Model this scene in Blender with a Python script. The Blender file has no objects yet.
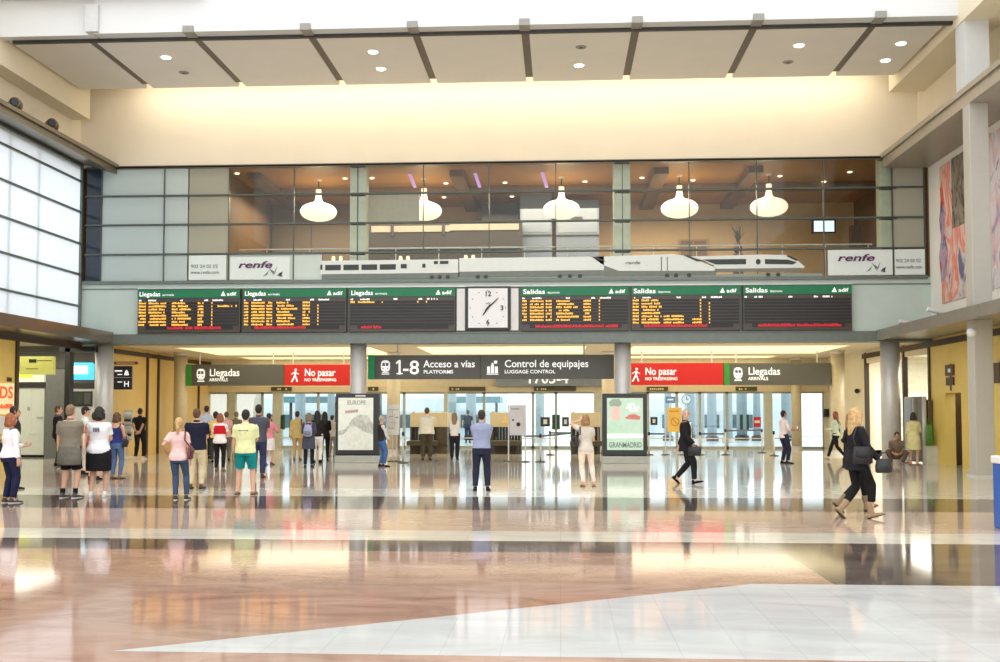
import bpy, bmesh, math, random
from math import radians as RAD, sin, cos, tan, pi, sqrt
from mathutils import Vector, Matrix
random.seed(7)
sc = bpy.context.scene
col = sc.collection
# ------------------------------------------------------------------ camera
FPX, TH, PH, CAMH = 1050.0, RAD(3.27), RAD(2.6), 1.62
SHIFT = 81.0 - FPX*tan(PH)
cam_data = bpy.data.cameras.new('camera'); cam = bpy.data.objects.new('camera', cam_data); col.objects.link(cam)
cam_data.sensor_width = 36; cam_data.lens = FPX/1000*36; cam_data.shift_y = SHIFT/1000
cam_data.clip_start = .1; cam_data.clip_end = 500
cam.location = (0, 0, CAMH); cam.rotation_euler = (RAD(90)+PH, 0, TH)
sc.camera = cam
# ------------------------------------------------------------------ world, exposure
w = bpy.data.worlds.new('world'); sc.world = w; w.use_nodes = True
bg = w.node_tree.nodes['Background']; bg.inputs[0].default_value = (.97, .985, 1, 1); bg.inputs[1].default_value = 1.45
sc.view_settings.view_transform = 'Standard'; sc.view_settings.look = 'None'
sc.view_settings.exposure = 0.5; sc.view_settings.gamma = 1; sc.view_settings.use_curve_mapping = False
sc.cycles.max_bounces = 8; sc.cycles.transparent_max_bounces = 24; sc.cycles.use_denoising = True
sc.cycles.caustics_reflective = False; sc.cycles.caustics_refractive = False; sc.cycles.sample_clamp_indirect = 6
# large lamps of the place
def area(name, loc, rot, sx, sy, energy, color):
    l = bpy.data.lights.new(name, 'AREA'); l.shape = 'RECTANGLE'; l.size = sx; l.size_y = sy; l.energy = energy; l.color = color
    o = bpy.data.objects.new(name, l); o.location = loc; o.rotation_euler = rot; col.objects.link(o); return o
area('cove_lamp', (-2, 33.0, 12.45), (RAD(38), 0, 0), 24, .5, 200, (1, .88, .70))
area('lounge_lamp', (-2, 38.5, 9.45), (0, 0, 0), 18, 4, 1000, (1, .83, .62))
area('concourse_lamp', (-2, 41, 3.93), (0, 0, 0), 22, 8, 300, (1, .97, .92))

# ------------------------------------------------------------------ pixel <-> place
_r = Vector((cos(TH), sin(TH), 0)); _f = Vector((-sin(TH), cos(TH), 0)); _z = Vector((0, 0, 1))
_F = _f*cos(PH)+_z*sin(PH); _U = _z*cos(PH)-_f*sin(PH)
def ray(px, py): return _F + _r*((px-500)/FPX) + _U*((331+SHIFT-py)/FPX)
def P(px, py, Y):
    d = ray(px, py); t = Y/d.y; return Vector((d.x*t, Y, CAMH+d.z*t))
def G(px, py):
    d = ray(px, py); t = -CAMH/d.z; return Vector((d.x*t, d.y*t, 0))
def PX(px, py, X):
    d = ray(px, py); t = X/d.x; return Vector((X, d.y*t, CAMH+d.z*t))
def R(px0, py0, px1, py1, Y):
    a, b = P(px0, (py0+py1)/2, Y), P(px1, (py0+py1)/2, Y); m = (px0+px1)/2
    return a.x, b.x, P(m, py1, Y).z, P(m, py0, Y).z        # x0,x1,z0,z1

# ------------------------------------------------------------------ materials
def lin(c):
    return tuple(((v/255)/12.92 if v/255 <= .04045 else ((v/255+.055)/1.055)**2.4) for v in c[:3])+(1,)
MATS = {}
def mat(key, c=(200, 200, 200), rough=.55, metal=0, var=.06, scale=6, bump=0, bscale=60, emit=0, spec=.5):
    if key in MATS: return MATS[key]
    m = bpy.data.materials.new(key); m.use_nodes = True; nt = m.node_tree; b = nt.nodes['Principled BSDF']
    b.inputs['Roughness'].default_value = rough; b.inputs['Metallic'].default_value = metal
    b.inputs['Specular IOR Level'].default_value = spec
    tc = nt.nodes.new('ShaderNodeTexCoord'); n = nt.nodes.new('ShaderNodeTexNoise'); n.inputs['Scale'].default_value = scale; n.inputs['Detail'].default_value = 4
    nt.links.new(tc.outputs['Object'], n.inputs['Vector'])
    r = nt.nodes.new('ShaderNodeValToRGB'); l = lin(c)
    r.color_ramp.elements[0].position = .3; r.color_ramp.elements[1].position = .7
    r.color_ramp.elements[0].color = tuple(max(0, v*(1-var)) for v in l[:3])+(1,)
    r.color_ramp.elements[1].color = tuple(min(1, v*(1+var)) for v in l[:3])+(1,)
    nt.links.new(n.outputs['Fac'], r.inputs['Fac']); nt.links.new(r.outputs['Color'], b.inputs['Base Color'])
    if emit:
        nt.links.new(r.outputs['Color'], b.inputs['Emission Color']); b.inputs['Emission Strength'].default_value = emit
    if bump:
        n2 = nt.nodes.new('ShaderNodeTexNoise'); n2.inputs['Scale'].default_value = bscale; nt.links.new(tc.outputs['Object'], n2.inputs['Vector'])
        bp = nt.nodes.new('ShaderNodeBump'); bp.inputs['Strength'].default_value = bump; bp.inputs['Distance'].default_value = .02
        nt.links.new(n2.outputs['Fac'], bp.inputs['Height']); nt.links.new(bp.outputs['Normal'], b.inputs['Normal'])
    MATS[key] = m; return m
def cloth(c): return mat('cloth_%d_%d_%d' % tuple(c), c, .85, var=.13, scale=7, bump=.5, bscale=14, spec=.2)
def glass_mat(key, tint=(1, 1, 1), refl=.05, film=0, filmc=(220, 230, 228)):
    m = bpy.data.materials.new(key); m.use_nodes = True; nt = m.node_tree
    for n in list(nt.nodes): nt.nodes.remove(n)
    out = nt.nodes.new('ShaderNodeOutputMaterial'); t = nt.nodes.new('ShaderNodeBsdfTransparent'); t.inputs[0].default_value = tuple(tint)+(1,)
    g = nt.nodes.new('ShaderNodeBsdfGlossy'); g.inputs['Roughness'].default_value = .02
    lw = nt.nodes.new('ShaderNodeLayerWeight'); lw.inputs[0].default_value = .5
    p = nt.nodes.new('ShaderNodeMath'); p.operation = 'POWER'; p.inputs[1].default_value = 4; nt.links.new(lw.outputs['Facing'], p.inputs[0])
    a = nt.nodes.new('ShaderNodeMath'); a.operation = 'MULTIPLY_ADD'; a.inputs[1].default_value = .6; a.inputs[2].default_value = refl; nt.links.new(p.outputs[0], a.inputs[0])
    mx = nt.nodes.new('ShaderNodeMixShader'); nt.links.new(a.outputs[0], mx.inputs[0]); nt.links.new(t.outputs[0], mx.inputs[1]); nt.links.new(g.outputs[0], mx.inputs[2])
    last = mx
    if film:
        d = nt.nodes.new('ShaderNodeBsdfDiffuse'); d.inputs[0].default_value = lin(filmc)
        tr = nt.nodes.new('ShaderNodeBsdfTranslucent'); tr.inputs[0].default_value = lin(filmc)
        h = nt.nodes.new('ShaderNodeMixShader'); h.inputs[0].default_value = .4; nt.links.new(d.outputs[0], h.inputs[1]); nt.links.new(tr.outputs[0], h.inputs[2])
        m2 = nt.nodes.new('ShaderNodeMixShader'); m2.inputs[0].default_value = film; nt.links.new(mx.outputs[0], m2.inputs[1]); nt.links.new(h.outputs[0], m2.inputs[2]); last = m2
    nt.links.new(last.outputs[0], out.inputs[0]); MATS[key] = m; return m
def stone(key, c1, c2, c3, joint, bw, bh, jdark=.75):
    m = bpy.data.materials.new(key); m.use_nodes = True; nt = m.node_tree; b = nt.nodes['Principled BSDF']
    tc = nt.nodes.new('ShaderNodeTexCoord')
    n = nt.nodes.new('ShaderNodeTexNoise'); n.inputs['Scale'].default_value = 1.3; n.inputs['Detail'].default_value = 9; n.inputs['Roughness'].default_value = .65; n.inputs['Distortion'].default_value = 1.2
    mp = nt.nodes.new('ShaderNodeMapping'); mp.inputs['Scale'].default_value = (.7, 1.6, 1); mp.inputs['Rotation'].default_value = (0, 0, .5)
    nt.links.new(tc.outputs['Object'], mp.inputs['Vector']); nt.links.new(mp.outputs['Vector'], n.inputs['Vector'])
    r = nt.nodes.new('ShaderNodeValToRGB'); e = r.color_ramp.elements; e[0].position = .3; e[0].color = lin(c1); e[1].position = .7; e[1].color = lin(c3)
    x = e.new(.5); x.color = lin(c2); nt.links.new(n.outputs['Fac'], r.inputs['Fac'])
    bk = nt.nodes.new('ShaderNodeTexBrick'); bk.inputs['Scale'].default_value = 1; bk.inputs['Mortar Size'].default_value = joint; bk.offset = 0
    bk.inputs['Brick Width'].default_value = bw; bk.inputs['Row Height'].default_value = bh
    bk.inputs['Color1'].default_value = (1, 1, 1, 1); bk.inputs['Color2'].default_value = (.96, .96, .96, 1); bk.inputs['Mortar'].default_value = (jdark, jdark, jdark, 1)
    nt.links.new(tc.outputs['Object'], bk.inputs['Vector'])
    mu = nt.nodes.new('ShaderNodeMixRGB'); mu.blend_type = 'MULTIPLY'; mu.inputs[0].default_value = 1
    nt.links.new(r.outputs['Color'], mu.inputs[1]); nt.links.new(bk.outputs['Color'], mu.inputs[2]); nt.links.new(mu.outputs['Color'], b.inputs['Base Color'])
    b.inputs['Roughness'].default_value = .07; b.inputs['IOR'].default_value = 1.55
    n3 = nt.nodes.new('ShaderNodeTexNoise'); n3.inputs['Scale'].default_value = 2.5; nt.links.new(tc.outputs['Object'], n3.inputs['Vector'])
    bp = nt.nodes.new('ShaderNodeBump'); bp.inputs['Strength'].default_value = .012; bp.inputs['Distance'].default_value = .02
    nt.links.new(n3.outputs['Fac'], bp.inputs['Height']); nt.links.new(bp.outputs['Normal'], b.inputs['Normal'])
    MATS[key] = m; return m

STEEL = mat('brushed_steel', (212, 210, 206), .38, .25, .05, 3)
DARK = mat('dark_metal', (58, 58, 56), .45, .2)
BLACK = mat('black_plastic', (22, 22, 23), .4)
WHITE = mat('white_paint', (232, 232, 228), .5, var=.02)
WHT = mat('white_lettering', (250, 250, 250), .6, var=0, emit=.35)
GREENW = mat('pale_green_cladding', (196, 211, 202), .5, var=.03, scale=2)
BEIGE = mat('beige_plaster', (240, 230, 208), .8, var=.02, scale=1)
CREAM = mat('cream_plaster', (236, 226, 200), .75, var=.02, scale=1)
YELLOW = mat('yellow_panel', (240, 210, 112), .45, var=.04, scale=1.5)
YELL2 = mat('amber_panel', (228, 194, 118), .45, var=.04, scale=1.5)
FRAME = mat('green_grey_frame', (112, 120, 114), .4, .4)
BRONZE = mat('bronze_edge', (120, 112, 98), .35, .5)
PANELW = mat('white_ceiling_panel', (232, 230, 224), .6, var=.02, scale=1)

# ------------------------------------------------------------------ mesh tools
class MB:
    def __init__(s): s.v = []; s.f = []; s.m = []
    def add(s, vs, fs, mi=0):
        k = len(s.v); s.v += [tuple(v) for v in vs]; s.f += [tuple(i+k for i in f) for f in fs]; s.m += [mi]*len(fs); return s
    def box(s, x0, x1, y0, y1, z0, z1, mi=0):
        return s.add([(x0, y0, z0), (x1, y0, z0), (x1, y1, z0), (x0, y1, z0), (x0, y0, z1), (x1, y0, z1), (x1, y1, z1), (x0, y1, z1)],
                     [(0, 3, 2, 1), (4, 5, 6, 7), (0, 1, 5, 4), (1, 2, 6, 5), (2, 3, 7, 6), (3, 0, 4, 7)], mi)
    def prism(s, pts, y0, y1, mi=0):            # outline in x,z, given thickness along y
        n = len(pts)
        vs = [(p[0], y0, p[1]) for p in pts]+[(p[0], y1, p[1]) for p in pts]
        return s.add(vs, [tuple(range(n)), tuple(range(2*n-1, n-1, -1))]+[(i, i+n, (i+1) % n+n, (i+1) % n) for i in range(n)], mi)
    def lathe(s, prof, cx=0, cy=0, cz=0, n=24):   # prof: (r,z)
        k = len(prof); vs = []
        for r, z in prof:
            for i in range(n):
                a = 2*pi*i/n; vs.append((cx+r*cos(a), cy+r*sin(a), cz+z))
        fs = [(j*n+i, j*n+(i+1) % n, (j+1)*n+(i+1) % n, (j+1)*n+i) for j in range(k-1) for i in range(n)]
        fs += [tuple(range(n-1, -1, -1)), tuple((k-1)*n+i for i in range(n))]
        return s.add(vs, fs)
    def loft(s, rings, n=12, side=None):          # rings: (center, ra, rb); frame from path and side vector
        vs = []; m = len(rings)
        for j, (c, ra, rb) in enumerate(rings):
            c = Vector(c); t = (Vector(rings[min(j+1, m-1)][0])-Vector(rings[max(j-1, 0)][0]))
            t = t.normalized() if t.length > 1e-6 else Vector((0, 0, 1))
            u = Vector(side) if side is not None else (Vector((1, 0, 0)) if abs(t.x) < .8 else Vector((0, 1, 0)))
            u = (u-t*u.dot(t)); u = u.normalized() if u.length > 1e-4 else t.orthogonal().normalized()
            v = t.cross(u)
            for i in range(n):
                a = 2*pi*i/n; vs.append(c+u*(ra*cos(a))+v*(rb*sin(a)))
        fs = [(j*n+i, j*n+(i+1) % n, (j+1)*n+(i+1) % n, (j+1)*n+i) for j in range(m-1) for i in range(n)]
        fs += [tuple(range(n-1, -1, -1)), tuple((m-1)*n+i for i in range(n))]
        return s.add(vs, fs)
    def tube(s, a, b, ra, rb=None, n=10): return s.loft([(a, ra, ra), (b, rb or ra, rb or ra)], n)
    def path(s, pts, r, n=6, flat=None):
        return s.loft([(p, r, flat or r) for p in pts], n)
    def ball(s, c, rx, ry, rz, n=14, k=9):
        rings = []
        for j in range(k+1):
            a = -pi/2+pi*j/k; rings.append(((c[0], c[1], c[2]+rz*sin(a)), max(.001, rx*cos(a)), max(.001, ry*cos(a))))
        vs = []
        for (cc, ra, rb) in rings:
            for i in range(n): vs.append((cc[0]+ra*cos(2*pi*i/n), cc[1]+rb*sin(2*pi*i/n), cc[2]))
        fs = [(j*n+i, j*n+(i+1) % n, (j+1)*n+(i+1) % n, (j+1)*n+i) for j in range(k) for i in range(n)]
        fs += [tuple(range(n-1, -1, -1)), tuple(k*n+i for i in range(n))]
        return s.add(vs, fs)
    def xf(s, M): s.v = [tuple(M @ Vector(v)) for v in s.v]; return s

WL = {}                                              # world place of each Empty
def obj(name, mb, m, parent=None, smooth=False, bevel=0, local=False, voxel=0, label=None):
    vs = mb.v
    if parent is not None and not local:
        L = WL.get(parent.name, Vector((0, 0, 0))); vs = [(v[0]-L.x, v[1]-L.y, v[2]-L.z) for v in vs]
    me = bpy.data.meshes.new(name); me.from_pydata(vs, [], mb.f)
    for k in (m if isinstance(m, list) else [m]): me.materials.append(k)
    if isinstance(m, list): me.polygons.foreach_set('material_index', mb.m)
    if smooth: me.polygons.foreach_set('use_smooth', [True]*len(mb.f))
    me.update(); o = bpy.data.objects.new(name, me); col.objects.link(o)
    if parent is not None:
        o.parent = parent; WL[o.name] = WL.get(parent.name, Vector((0, 0, 0)))
    if bevel:
        b = o.modifiers.new('bevel', 'BEVEL'); b.width = bevel; b.segments = 2; b.limit_method = 'ANGLE'
    if voxel:
        b = o.modifiers.new('skin', 'REMESH'); b.mode = 'VOXEL'; b.voxel_size = voxel; b.use_smooth_shade = True
        b = o.modifiers.new('relax', 'SMOOTH'); b.iterations = 3; b.factor = .5
    if label: o['label'] = label
    return o
def tag(o, label=None, cat=None, group=None, kind=None):
    if label: o['label'] = label
    if cat: o['category'] = cat
    if group: o['group'] = group
    if kind: o['kind'] = kind
    return o
def thing(name, label, cat, loc=(0, 0, 0), rz=0, group=None, kind=None):
    o = bpy.data.objects.new(name, None); o.empty_display_size = .2; col.objects.link(o); o.location = loc; o.rotation_euler = (0, 0, rz)
    WL[o.name] = Vector(loc); return tag(o, label, cat, group, kind)
def struct(name, mb, m, label=None, **k):
    o = obj(name, mb, m, **k); return tag(o, label, None, None, 'structure')
def sroot(name, loc=(0, 0, 0)): return thing(name, None, None, loc, 0, None, 'structure')
def text(name, s, x, y, z, h, m, parent, width=None, bold=0, shear=0, align='LEFT', rz=0, label=None):
    c = bpy.data.curves.new(name, 'FONT'); c.body = s; c.size = h*1.38; c.offset = bold*h; c.shear = shear; c.extrude = .004; c.align_x = align; c.resolution_u = 3
    o = bpy.data.objects.new('lettering_curve', c); me = o.to_mesh().copy(); me.name = name; bpy.data.objects.remove(o); bpy.data.curves.remove(c)
    xs = [v.co.x for v in me.vertices]; k = width/(max(xs)-min(xs)) if width else 1
    for v in me.vertices: v.co.x *= k
    me.materials.clear(); me.materials.append(m); o = bpy.data.objects.new(name, me); col.objects.link(o); L = WL.get(parent.name, Vector((0, 0, 0)))
    o.parent = parent; o.location = (x-L.x, y-L.y, z-L.z); o.rotation_euler = (pi/2, 0, rz)
    if label: o['label'] = label
    return o
FY = 34.0
XL, XR = -15.95, 11.78
def fz(py, Y=FY): return P(500, py, Y).z
def fx(px, Y=FY): return P(px, 300, Y).x

# ================================================================== SETTING
LIGHT = stone('pale_polished_stone', (205, 196, 180), (222, 214, 198), (232, 226, 212), .004, 1.2, .6)
BROWN = stone('pink_brown_granite', (152, 116, 97), (178, 141, 121), (194, 160, 140), .003, 1.2, .6, .85)
TAN = stone('tan_granite', (180, 152, 134), (200, 174, 156), (210, 186, 168), .003, 1.2, .6, .85)
GDARK = stone('dark_granite', (80, 70, 64), (102, 90, 82), (122, 109, 100), .003, 1.2, .6, .85)
WSTONE = stone('white_polished_stone', (194, 192, 188), (204, 203, 200), (212, 211, 208), .004, .405, .8, .84)
fl = MB()
def strip(x0, x1, y0, y1, mi): fl.add([(x0, y0, 0), (x1, y0, 0), (x1, y1, 0), (x0, y1, 0)], [(0, 1, 2, 3)], mi)
gy = lambda py: G(500, py).y
yA, yB, yC = gy(656), gy(581.5), gy(545)
d0, d1, xs = G(105, 655).x, G(750, 581.5).x, G(800, 563).x
X0, X1 = -30, 26
strip(X0, X1, -8, yA, 1)
fl.add([(X0, yA, 0), (d0, yA, 0), (d1, yB, 0), (X0, yB, 0)], [(0, 1, 2, 3)], 1)
fl.add([(d0, yA, 0), (X1, yA, 0), (X1, yB, 0), (d1, yB, 0)], [(0, 1, 2, 3)], 4)
y552, y541, y531, y510, y497, y489, y474 = [gy(v) for v in (552, 541, 531, 510, 497, 489, 474)]
strip(X0, xs, yB, y552, 1); strip(X0, xs, y552, y541, 3); strip(xs, X1, yB, y541, 3)
strip(X0, X1, y541, y531, 0); strip(X0, X1, y531, y510, 2); strip(X0, X1, y510, y497, 3); strip(X0, X1, y497, y489, 0)
xq = G(470, 481).x
strip(X0, xq, y489, y474, 2); strip(xq, X1, y489, y474, 0); strip(X0, X1, y474, 47.2, 0)  # tan band stops short; the glare beyond it is put into pale stone
struct('floor', fl, [LIGHT, BROWN, TAN, GDARK, WSTONE])

# back facade: spandrel, beam, upper wall
zb0, zb1, zsp1, ztop = fz(343), fz(333), fz(280), fz(162)
struct('wall_back', MB().box(XL, XR, FY, FY+.35, zb1, zsp1), GREENW)
struct('trim_1', MB().box(XL, XR, FY-.12, FY+.6, zb0, zb1), FRAME)
struct('trim_2', MB().box(XL+.1, XR-.1, FY-.1, FY, zsp1-.06, zsp1+.04).box(XL, XR, FY-.04, FY, fz(286.5)-.02, fz(286.5)+.01), FRAME)
struct('wall_back_upper', MB().box(XL-.4, XR+.2, FY, FY+.3, ztop, 14.4), BEIGE)
struct('trim_3', MB().box(XL+.9, XR-1.4, FY-.06, FY+.1, ztop-.08, ztop+.02), BRONZE)
# upper side walls and ledges
zl0, zl1 = 9.45, 9.78
struct('wall_left_upper', MB().box(XL-.5, XL-.1, 14, FY, zl1-.1, 14.4), BEIGE)
struct('wall_right_upper', MB().box(XR-.3, XR+.2, 14, FY, zl1-.1, 14.4), BEIGE)
struct('trim_4', MB().add([(x, y, z) for y in (14, FY+.1) for x, z in ((-14.78, zl1), (-14.78, zl0+.12), (XL+.02, 9.9), (XL-.3, 9.9), (XL-.3, zl1+.2))], [(0, 1, 2, 3, 4), (9, 8, 7, 6, 5)]+[(i, i+5, (i+1) % 5+5, (i+1) % 5) for i in range(5)]).box(-14.83, -14.71, 14, FY, zl1-.02, zl1+.1), BRONZE)
struct('trim_5', MB().box(10.35, XR+.2, 14, FY, zl0-.02, zl1).box(10.28, 10.42, 14, FY, zl1-.04, zl1+.1), mat('grey_bronze', (168, 160, 146), .4, .25))
# side soffits under the top ceiling
SOL, SOR = P(90, 110, 33.4).x, P(889, 87, 33.4).x
struct('ceiling_side', MB().box(XL-.1, SOL, 24, 33.4, 11.25, 12.6).box(SOR, XR-.3, 24, 33.4, 11.72, 12.6), CREAM)
struct('ceiling', MB().box(XL-.4, XR+.2, 28.0, FY+.3, 12.75, 13), mat('cream_ceiling', (226, 214, 188), .8, var=.02))
ZC = P(500, 82, 32.5).z
Yf, Yk = 28.1, 32.5
bounds = [SOL]+[P(q, 28, 28.1).x for q in (89, 195, 310, 415, 525, 636, 755, 875)]+[SOR]
for a, b in zip(bounds, bounds[1:]):
    p = struct('ceiling_panel', MB().box(a+.11, b-.11, Yf, Yk, ZC, ZC+.1), PANELW)
ZF = ZC+.06
struct('ceiling_frame', MB().box(-15.2, 10.8, Yf-.12, Yf, ZC-.1, ZC+.1), DARK)
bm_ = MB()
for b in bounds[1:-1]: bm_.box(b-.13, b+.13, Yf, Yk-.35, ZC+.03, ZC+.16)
struct('ceiling_slot_shade', bm_, mat('slot_shadow_gap', (112, 104, 92), .6))  # dark strips fill the slots between panels, their shade put into the colour
bm_ = MB().box(-12.7, 11.0, Yf-.5, Yf-.12, ZC-.02, 17).box(-22, -12.74, Yf-.4, Yf-.1, ZC-.02, 17)
struct('front_ceiling_beam', bm_, mat('white_beam', (222, 225, 226), .5, var=.015, scale=1))
bm_ = MB()
for b in bounds[2:-1]: bm_.box(b-.14, b+.14, Yf-.58, Yf-.1, ZC-.06, ZC+.12)
struct('trim_6', bm_, mat('grey_bracket', (150, 148, 142), .5))
struct('trim_7', MB().box(-12.9, -12.55, Yf-.62, Yf-.4, ZC, ZC+.75).box(-16, -9.6, Yf-.9, Yf-.4, ZC+.98, ZC+1.3), mat('pale_grey_steel', (206, 208, 208), .5))
# right-hand square pillar, its upper half and the top post
PIL = mat('grey_pillar', (186, 182, 172), .5, var=.02)
pr = thing('square_pillar', 'grey square pillar by yellow wall at right edge', 'column', (10.75, 27.2, 0))
pa, pb = P(975, 400, 26.9).x, P(994.5, 400, 26.9).x
obj('shaft', MB().box(pa, pb, 26.9, 27.35, 0, 9.45), PIL, pr, bevel=.02)
obj('base_plate', MB().box(pa-.06, pb+.06, 26.84, 27.41, 0, .05), STEEL, pr)
obj('camera_dome', MB().ball((pa-.02, 26.95, 3.62), .13, .13, .12), WHITE, pr, smooth=True)
pr = thing('square_post', 'pale square post at top right above the ledge', 'column', (11, 27.6, zl1))
obj('shaft', MB().box(10.43, 11.05, 27.3, 27.9, zl1, 17), mat('pale_post', (212, 216, 216), .5, var=.02), pr)

# left glazed wall
WIN = bpy.data.materials.new('translucent_glass'); WIN.use_nodes = True; nt = WIN.node_tree
for n in list(nt.nodes): nt.nodes.remove(n)
o_ = nt.nodes.new('ShaderNodeOutputMaterial'); t_ = nt.nodes.new('ShaderNodeBsdfTranslucent'); d_ = nt.nodes.new('ShaderNodeBsdfDiffuse'); g_ = nt.nodes.new('ShaderNodeBsdfGlossy')
t_.inputs[0].default_value = (.90, .935, .97, 1); d_.inputs[0].default_value = (.88, .92, .95, 1); g_.inputs['Roughness'].default_value = .15
x_ = nt.nodes.new('ShaderNodeMixShader'); x_.inputs[0].default_value = .16; nt.links.new(t_.outputs[0], x_.inputs[1]); nt.links.new(d_.outputs[0], x_.inputs[2])
y_ = nt.nodes.new('ShaderNodeMixShader'); y_.inputs[0].default_value = .07; nt.links.new(x_.outputs[0], y_.inputs[1]); nt.links.new(g_.outputs[0], y_.inputs[2]); nt.links.new(y_.outputs[0], o_.inputs[0])
wr = sroot('window_1', (XL, 29, 4.3))
zw = [4.34]+[PX(0, v, XL).z for v in (289, 252, 216, 179, 143)]+[9.84]
obj('pane', MB().box(XL-.02, XL, 14, 33.85, 4.3, 9.86), WIN, wr)
m_ = MB()
for z in zw: m_.box(XL-.05, XL+.06, 14, 33.9, z-.03, z+.03)
obj('transom', m_, FRAME, wr)
m_ = MB()
for y in (14.1, 17.5, 20.9, 24.3, 27.7, 33.9): m_.box(XL-.05, XL+.07, y-.05, y+.05, 4.3, 9.86)
obj('mullion', m_, FRAME, wr)
m_ = MB()
for y in (19.2, 22.6, 26, 29.4, 31.1): m_.box(XL-.12, XL-.05, y-.02, y+.02, 4.3, 9.86)
obj('rear_mullion', m_, STEEL, wr)
# right upper white wall
struct('wall_right_middle', MB().box(XR, XR+.3, 14, FY, 4.1, 9.5), mat('white_wall', (246, 244, 236), .6, var=.015))
# lower side canopies
zc0, zc1 = 3.80, 4.06
CAN = mat('canopy_metal', (150, 138, 124), .22, .7, .05)
struct('trim_8', MB().box(XL-.1, -14.78, 14, FY-.05, zc0+.1, zc1+.2), CAN)
struct('trim_9', MB().box(10.15, XR, 14, FY-.05, zc0+.14, zc1+.1).box(10.05, 10.2, 14, FY-.05, zc0+.1, zc1+.16), mat('canopy_right', (164, 160, 148), .35, .5))
# glazed screen of the facade
GL = glass_mat('clear_glazing', (.97, .99, .96), .022)
FROST = glass_mat('frosted_glazing', (.9, .97, .96), .06, .85, (232, 244, 242))
GREYF = glass_mat('grey_glazing', (.9, .92, .88), .06, .7, (214, 214, 198))
DKGL = mat('dark_blue_glazing', (42, 54, 66), .08, 0, .1)
mull = [100, 163, 228, 293, 357, 423, 489, 556, 623, 690, 758, 825, 894, 926]
zt = [fz(v) for v in (163, 192, 221.5, 251.5, 279.5)]
gl = sroot('window_2', (fx(500), FY, zt[-1]))
def panes(name, cells, m):
    b = MB()
    for (a, c, r0, r1) in cells: b.box(fx(a)+.02, fx(c)-.02, FY+.02, FY+.035, zt[r1]+.02, zt[r0]-.02)
    return obj(name, b, m, gl)
panes('dark_pane', [(84, 100, 0, 4)], DKGL)
panes('frosted_pane', [(100, 187, r, r+1) for r in range(4)]+[(228, 322, 3, 4)], FROST)
panes('grey_pane', [(187, 228, r, r+1) for r in range(4)]+[(894, 926, r, r+1) for r in range(3)], GREYF)  # grey of the left cells is a reflection put into the glazing colour
panes('clear_pane', [(a, b, r, r+1) for a, b in zip(mull[2:12], mull[3:13]) for r in range(3)]+[(322, 825, 3, 4)], GL)
b = MB()
for z in zt: b.box(fx(84), fx(926), FY-.06, FY+.08, z-.026, z+.026)
THIN = mat('dark_glazing_bar', (84, 92, 86), .4, .3)
obj('transom', b, THIN, gl)
b = MB()
for p_ in mull: b.box(fx(p_)-.013, fx(p_)+.013, FY-.03, FY+.07, zt[-1], zt[0])
obj('mullion', b, THIN, gl)
b = MB()
for p_ in (357, 623, 890):
    for z in zt[:4]: b.box(fx(p_)-.24, fx(p_)+.24, FY-.07, FY+.2, z-.05, z-.01)
obj('bracket', b, DARK, gl)
b = MB()
for y in (120,): b.box(fx(y)-.03, fx(y)+.03, FY+.05, FY+.12, zt[3], zt[1])
obj('blind_edge', b, FRAME, gl)

# lounge behind the glazing
LB = mat('lounge_brown', (112, 86, 58), .6, var=.05, scale=1)
LC = mat('lounge_ceiling', (166, 118, 54), .5, var=.06, scale=1)
LY = 42.5; zlf = zt[-1]-.3; zlc = zt[0]+.25
struct('lounge_floor', MB().box(XL, XR, FY+.1, LY, zlf-.25, zlf), mat('lounge_floor', (120, 110, 98), .3))
struct('lounge_ceiling', MB().box(XL, XR, FY+.35, LY, zlc, zlc+.2), LC)
struct('lounge_wall_back', MB().box(XL, XR, LY, LY+.2, zlf, zlc), mat('lounge_tan', (194, 164, 120), .6, var=.04))
struct('lounge_wall_left', MB().box(XL-.1, XL, FY+.1, LY, zlf, zlc), LB)
struct('lounge_wall_right', MB().box(XR, XR+.1, FY+.1, LY, zlf, zlc), LB)
struct('lounge_end_wall', MB().box(fx(224, 36), fx(229, 36), 35.5, 41, zlf, zlc), LB)
b = MB()
for p_ in (262, 455, 650, 740): b.box(fx(p_, 38), fx(p_, 38)+.5, 36, LY, zlc-.22, zlc)
b.box(XL, XR, 38.6, 38.9, zlc-.28, zlc); struct('lounge_ceiling_beam', b, LB)
for p_, l in ((359, 'left'), (622, 'middle'), (888, 'right')):
    c = thing('lounge_column', {'left': 'pale green column behind the glazing near the first pendant', 'middle': 'pale green column behind glazing between two pendant lamps', 'right': 'pale green column behind glazing above right lettered panel'}[l], 'column', (fx(p_, 34.9), 34.9, zlf))
    ww = .28
    obj('shaft', MB().box(fx(p_, 34.9)-ww, fx(p_, 34.9)+ww, 34.65, 35.1, zlf, zlc), mat('pale_column', (206, 212, 196), .5), c, bevel=.02)
    obj('collar', MB().box(fx(p_, 34.9)-ww-.04, fx(p_, 34.9)+ww+.04, 34.6, 35.15, zlf, zlf+.15), FRAME, c)

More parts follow.
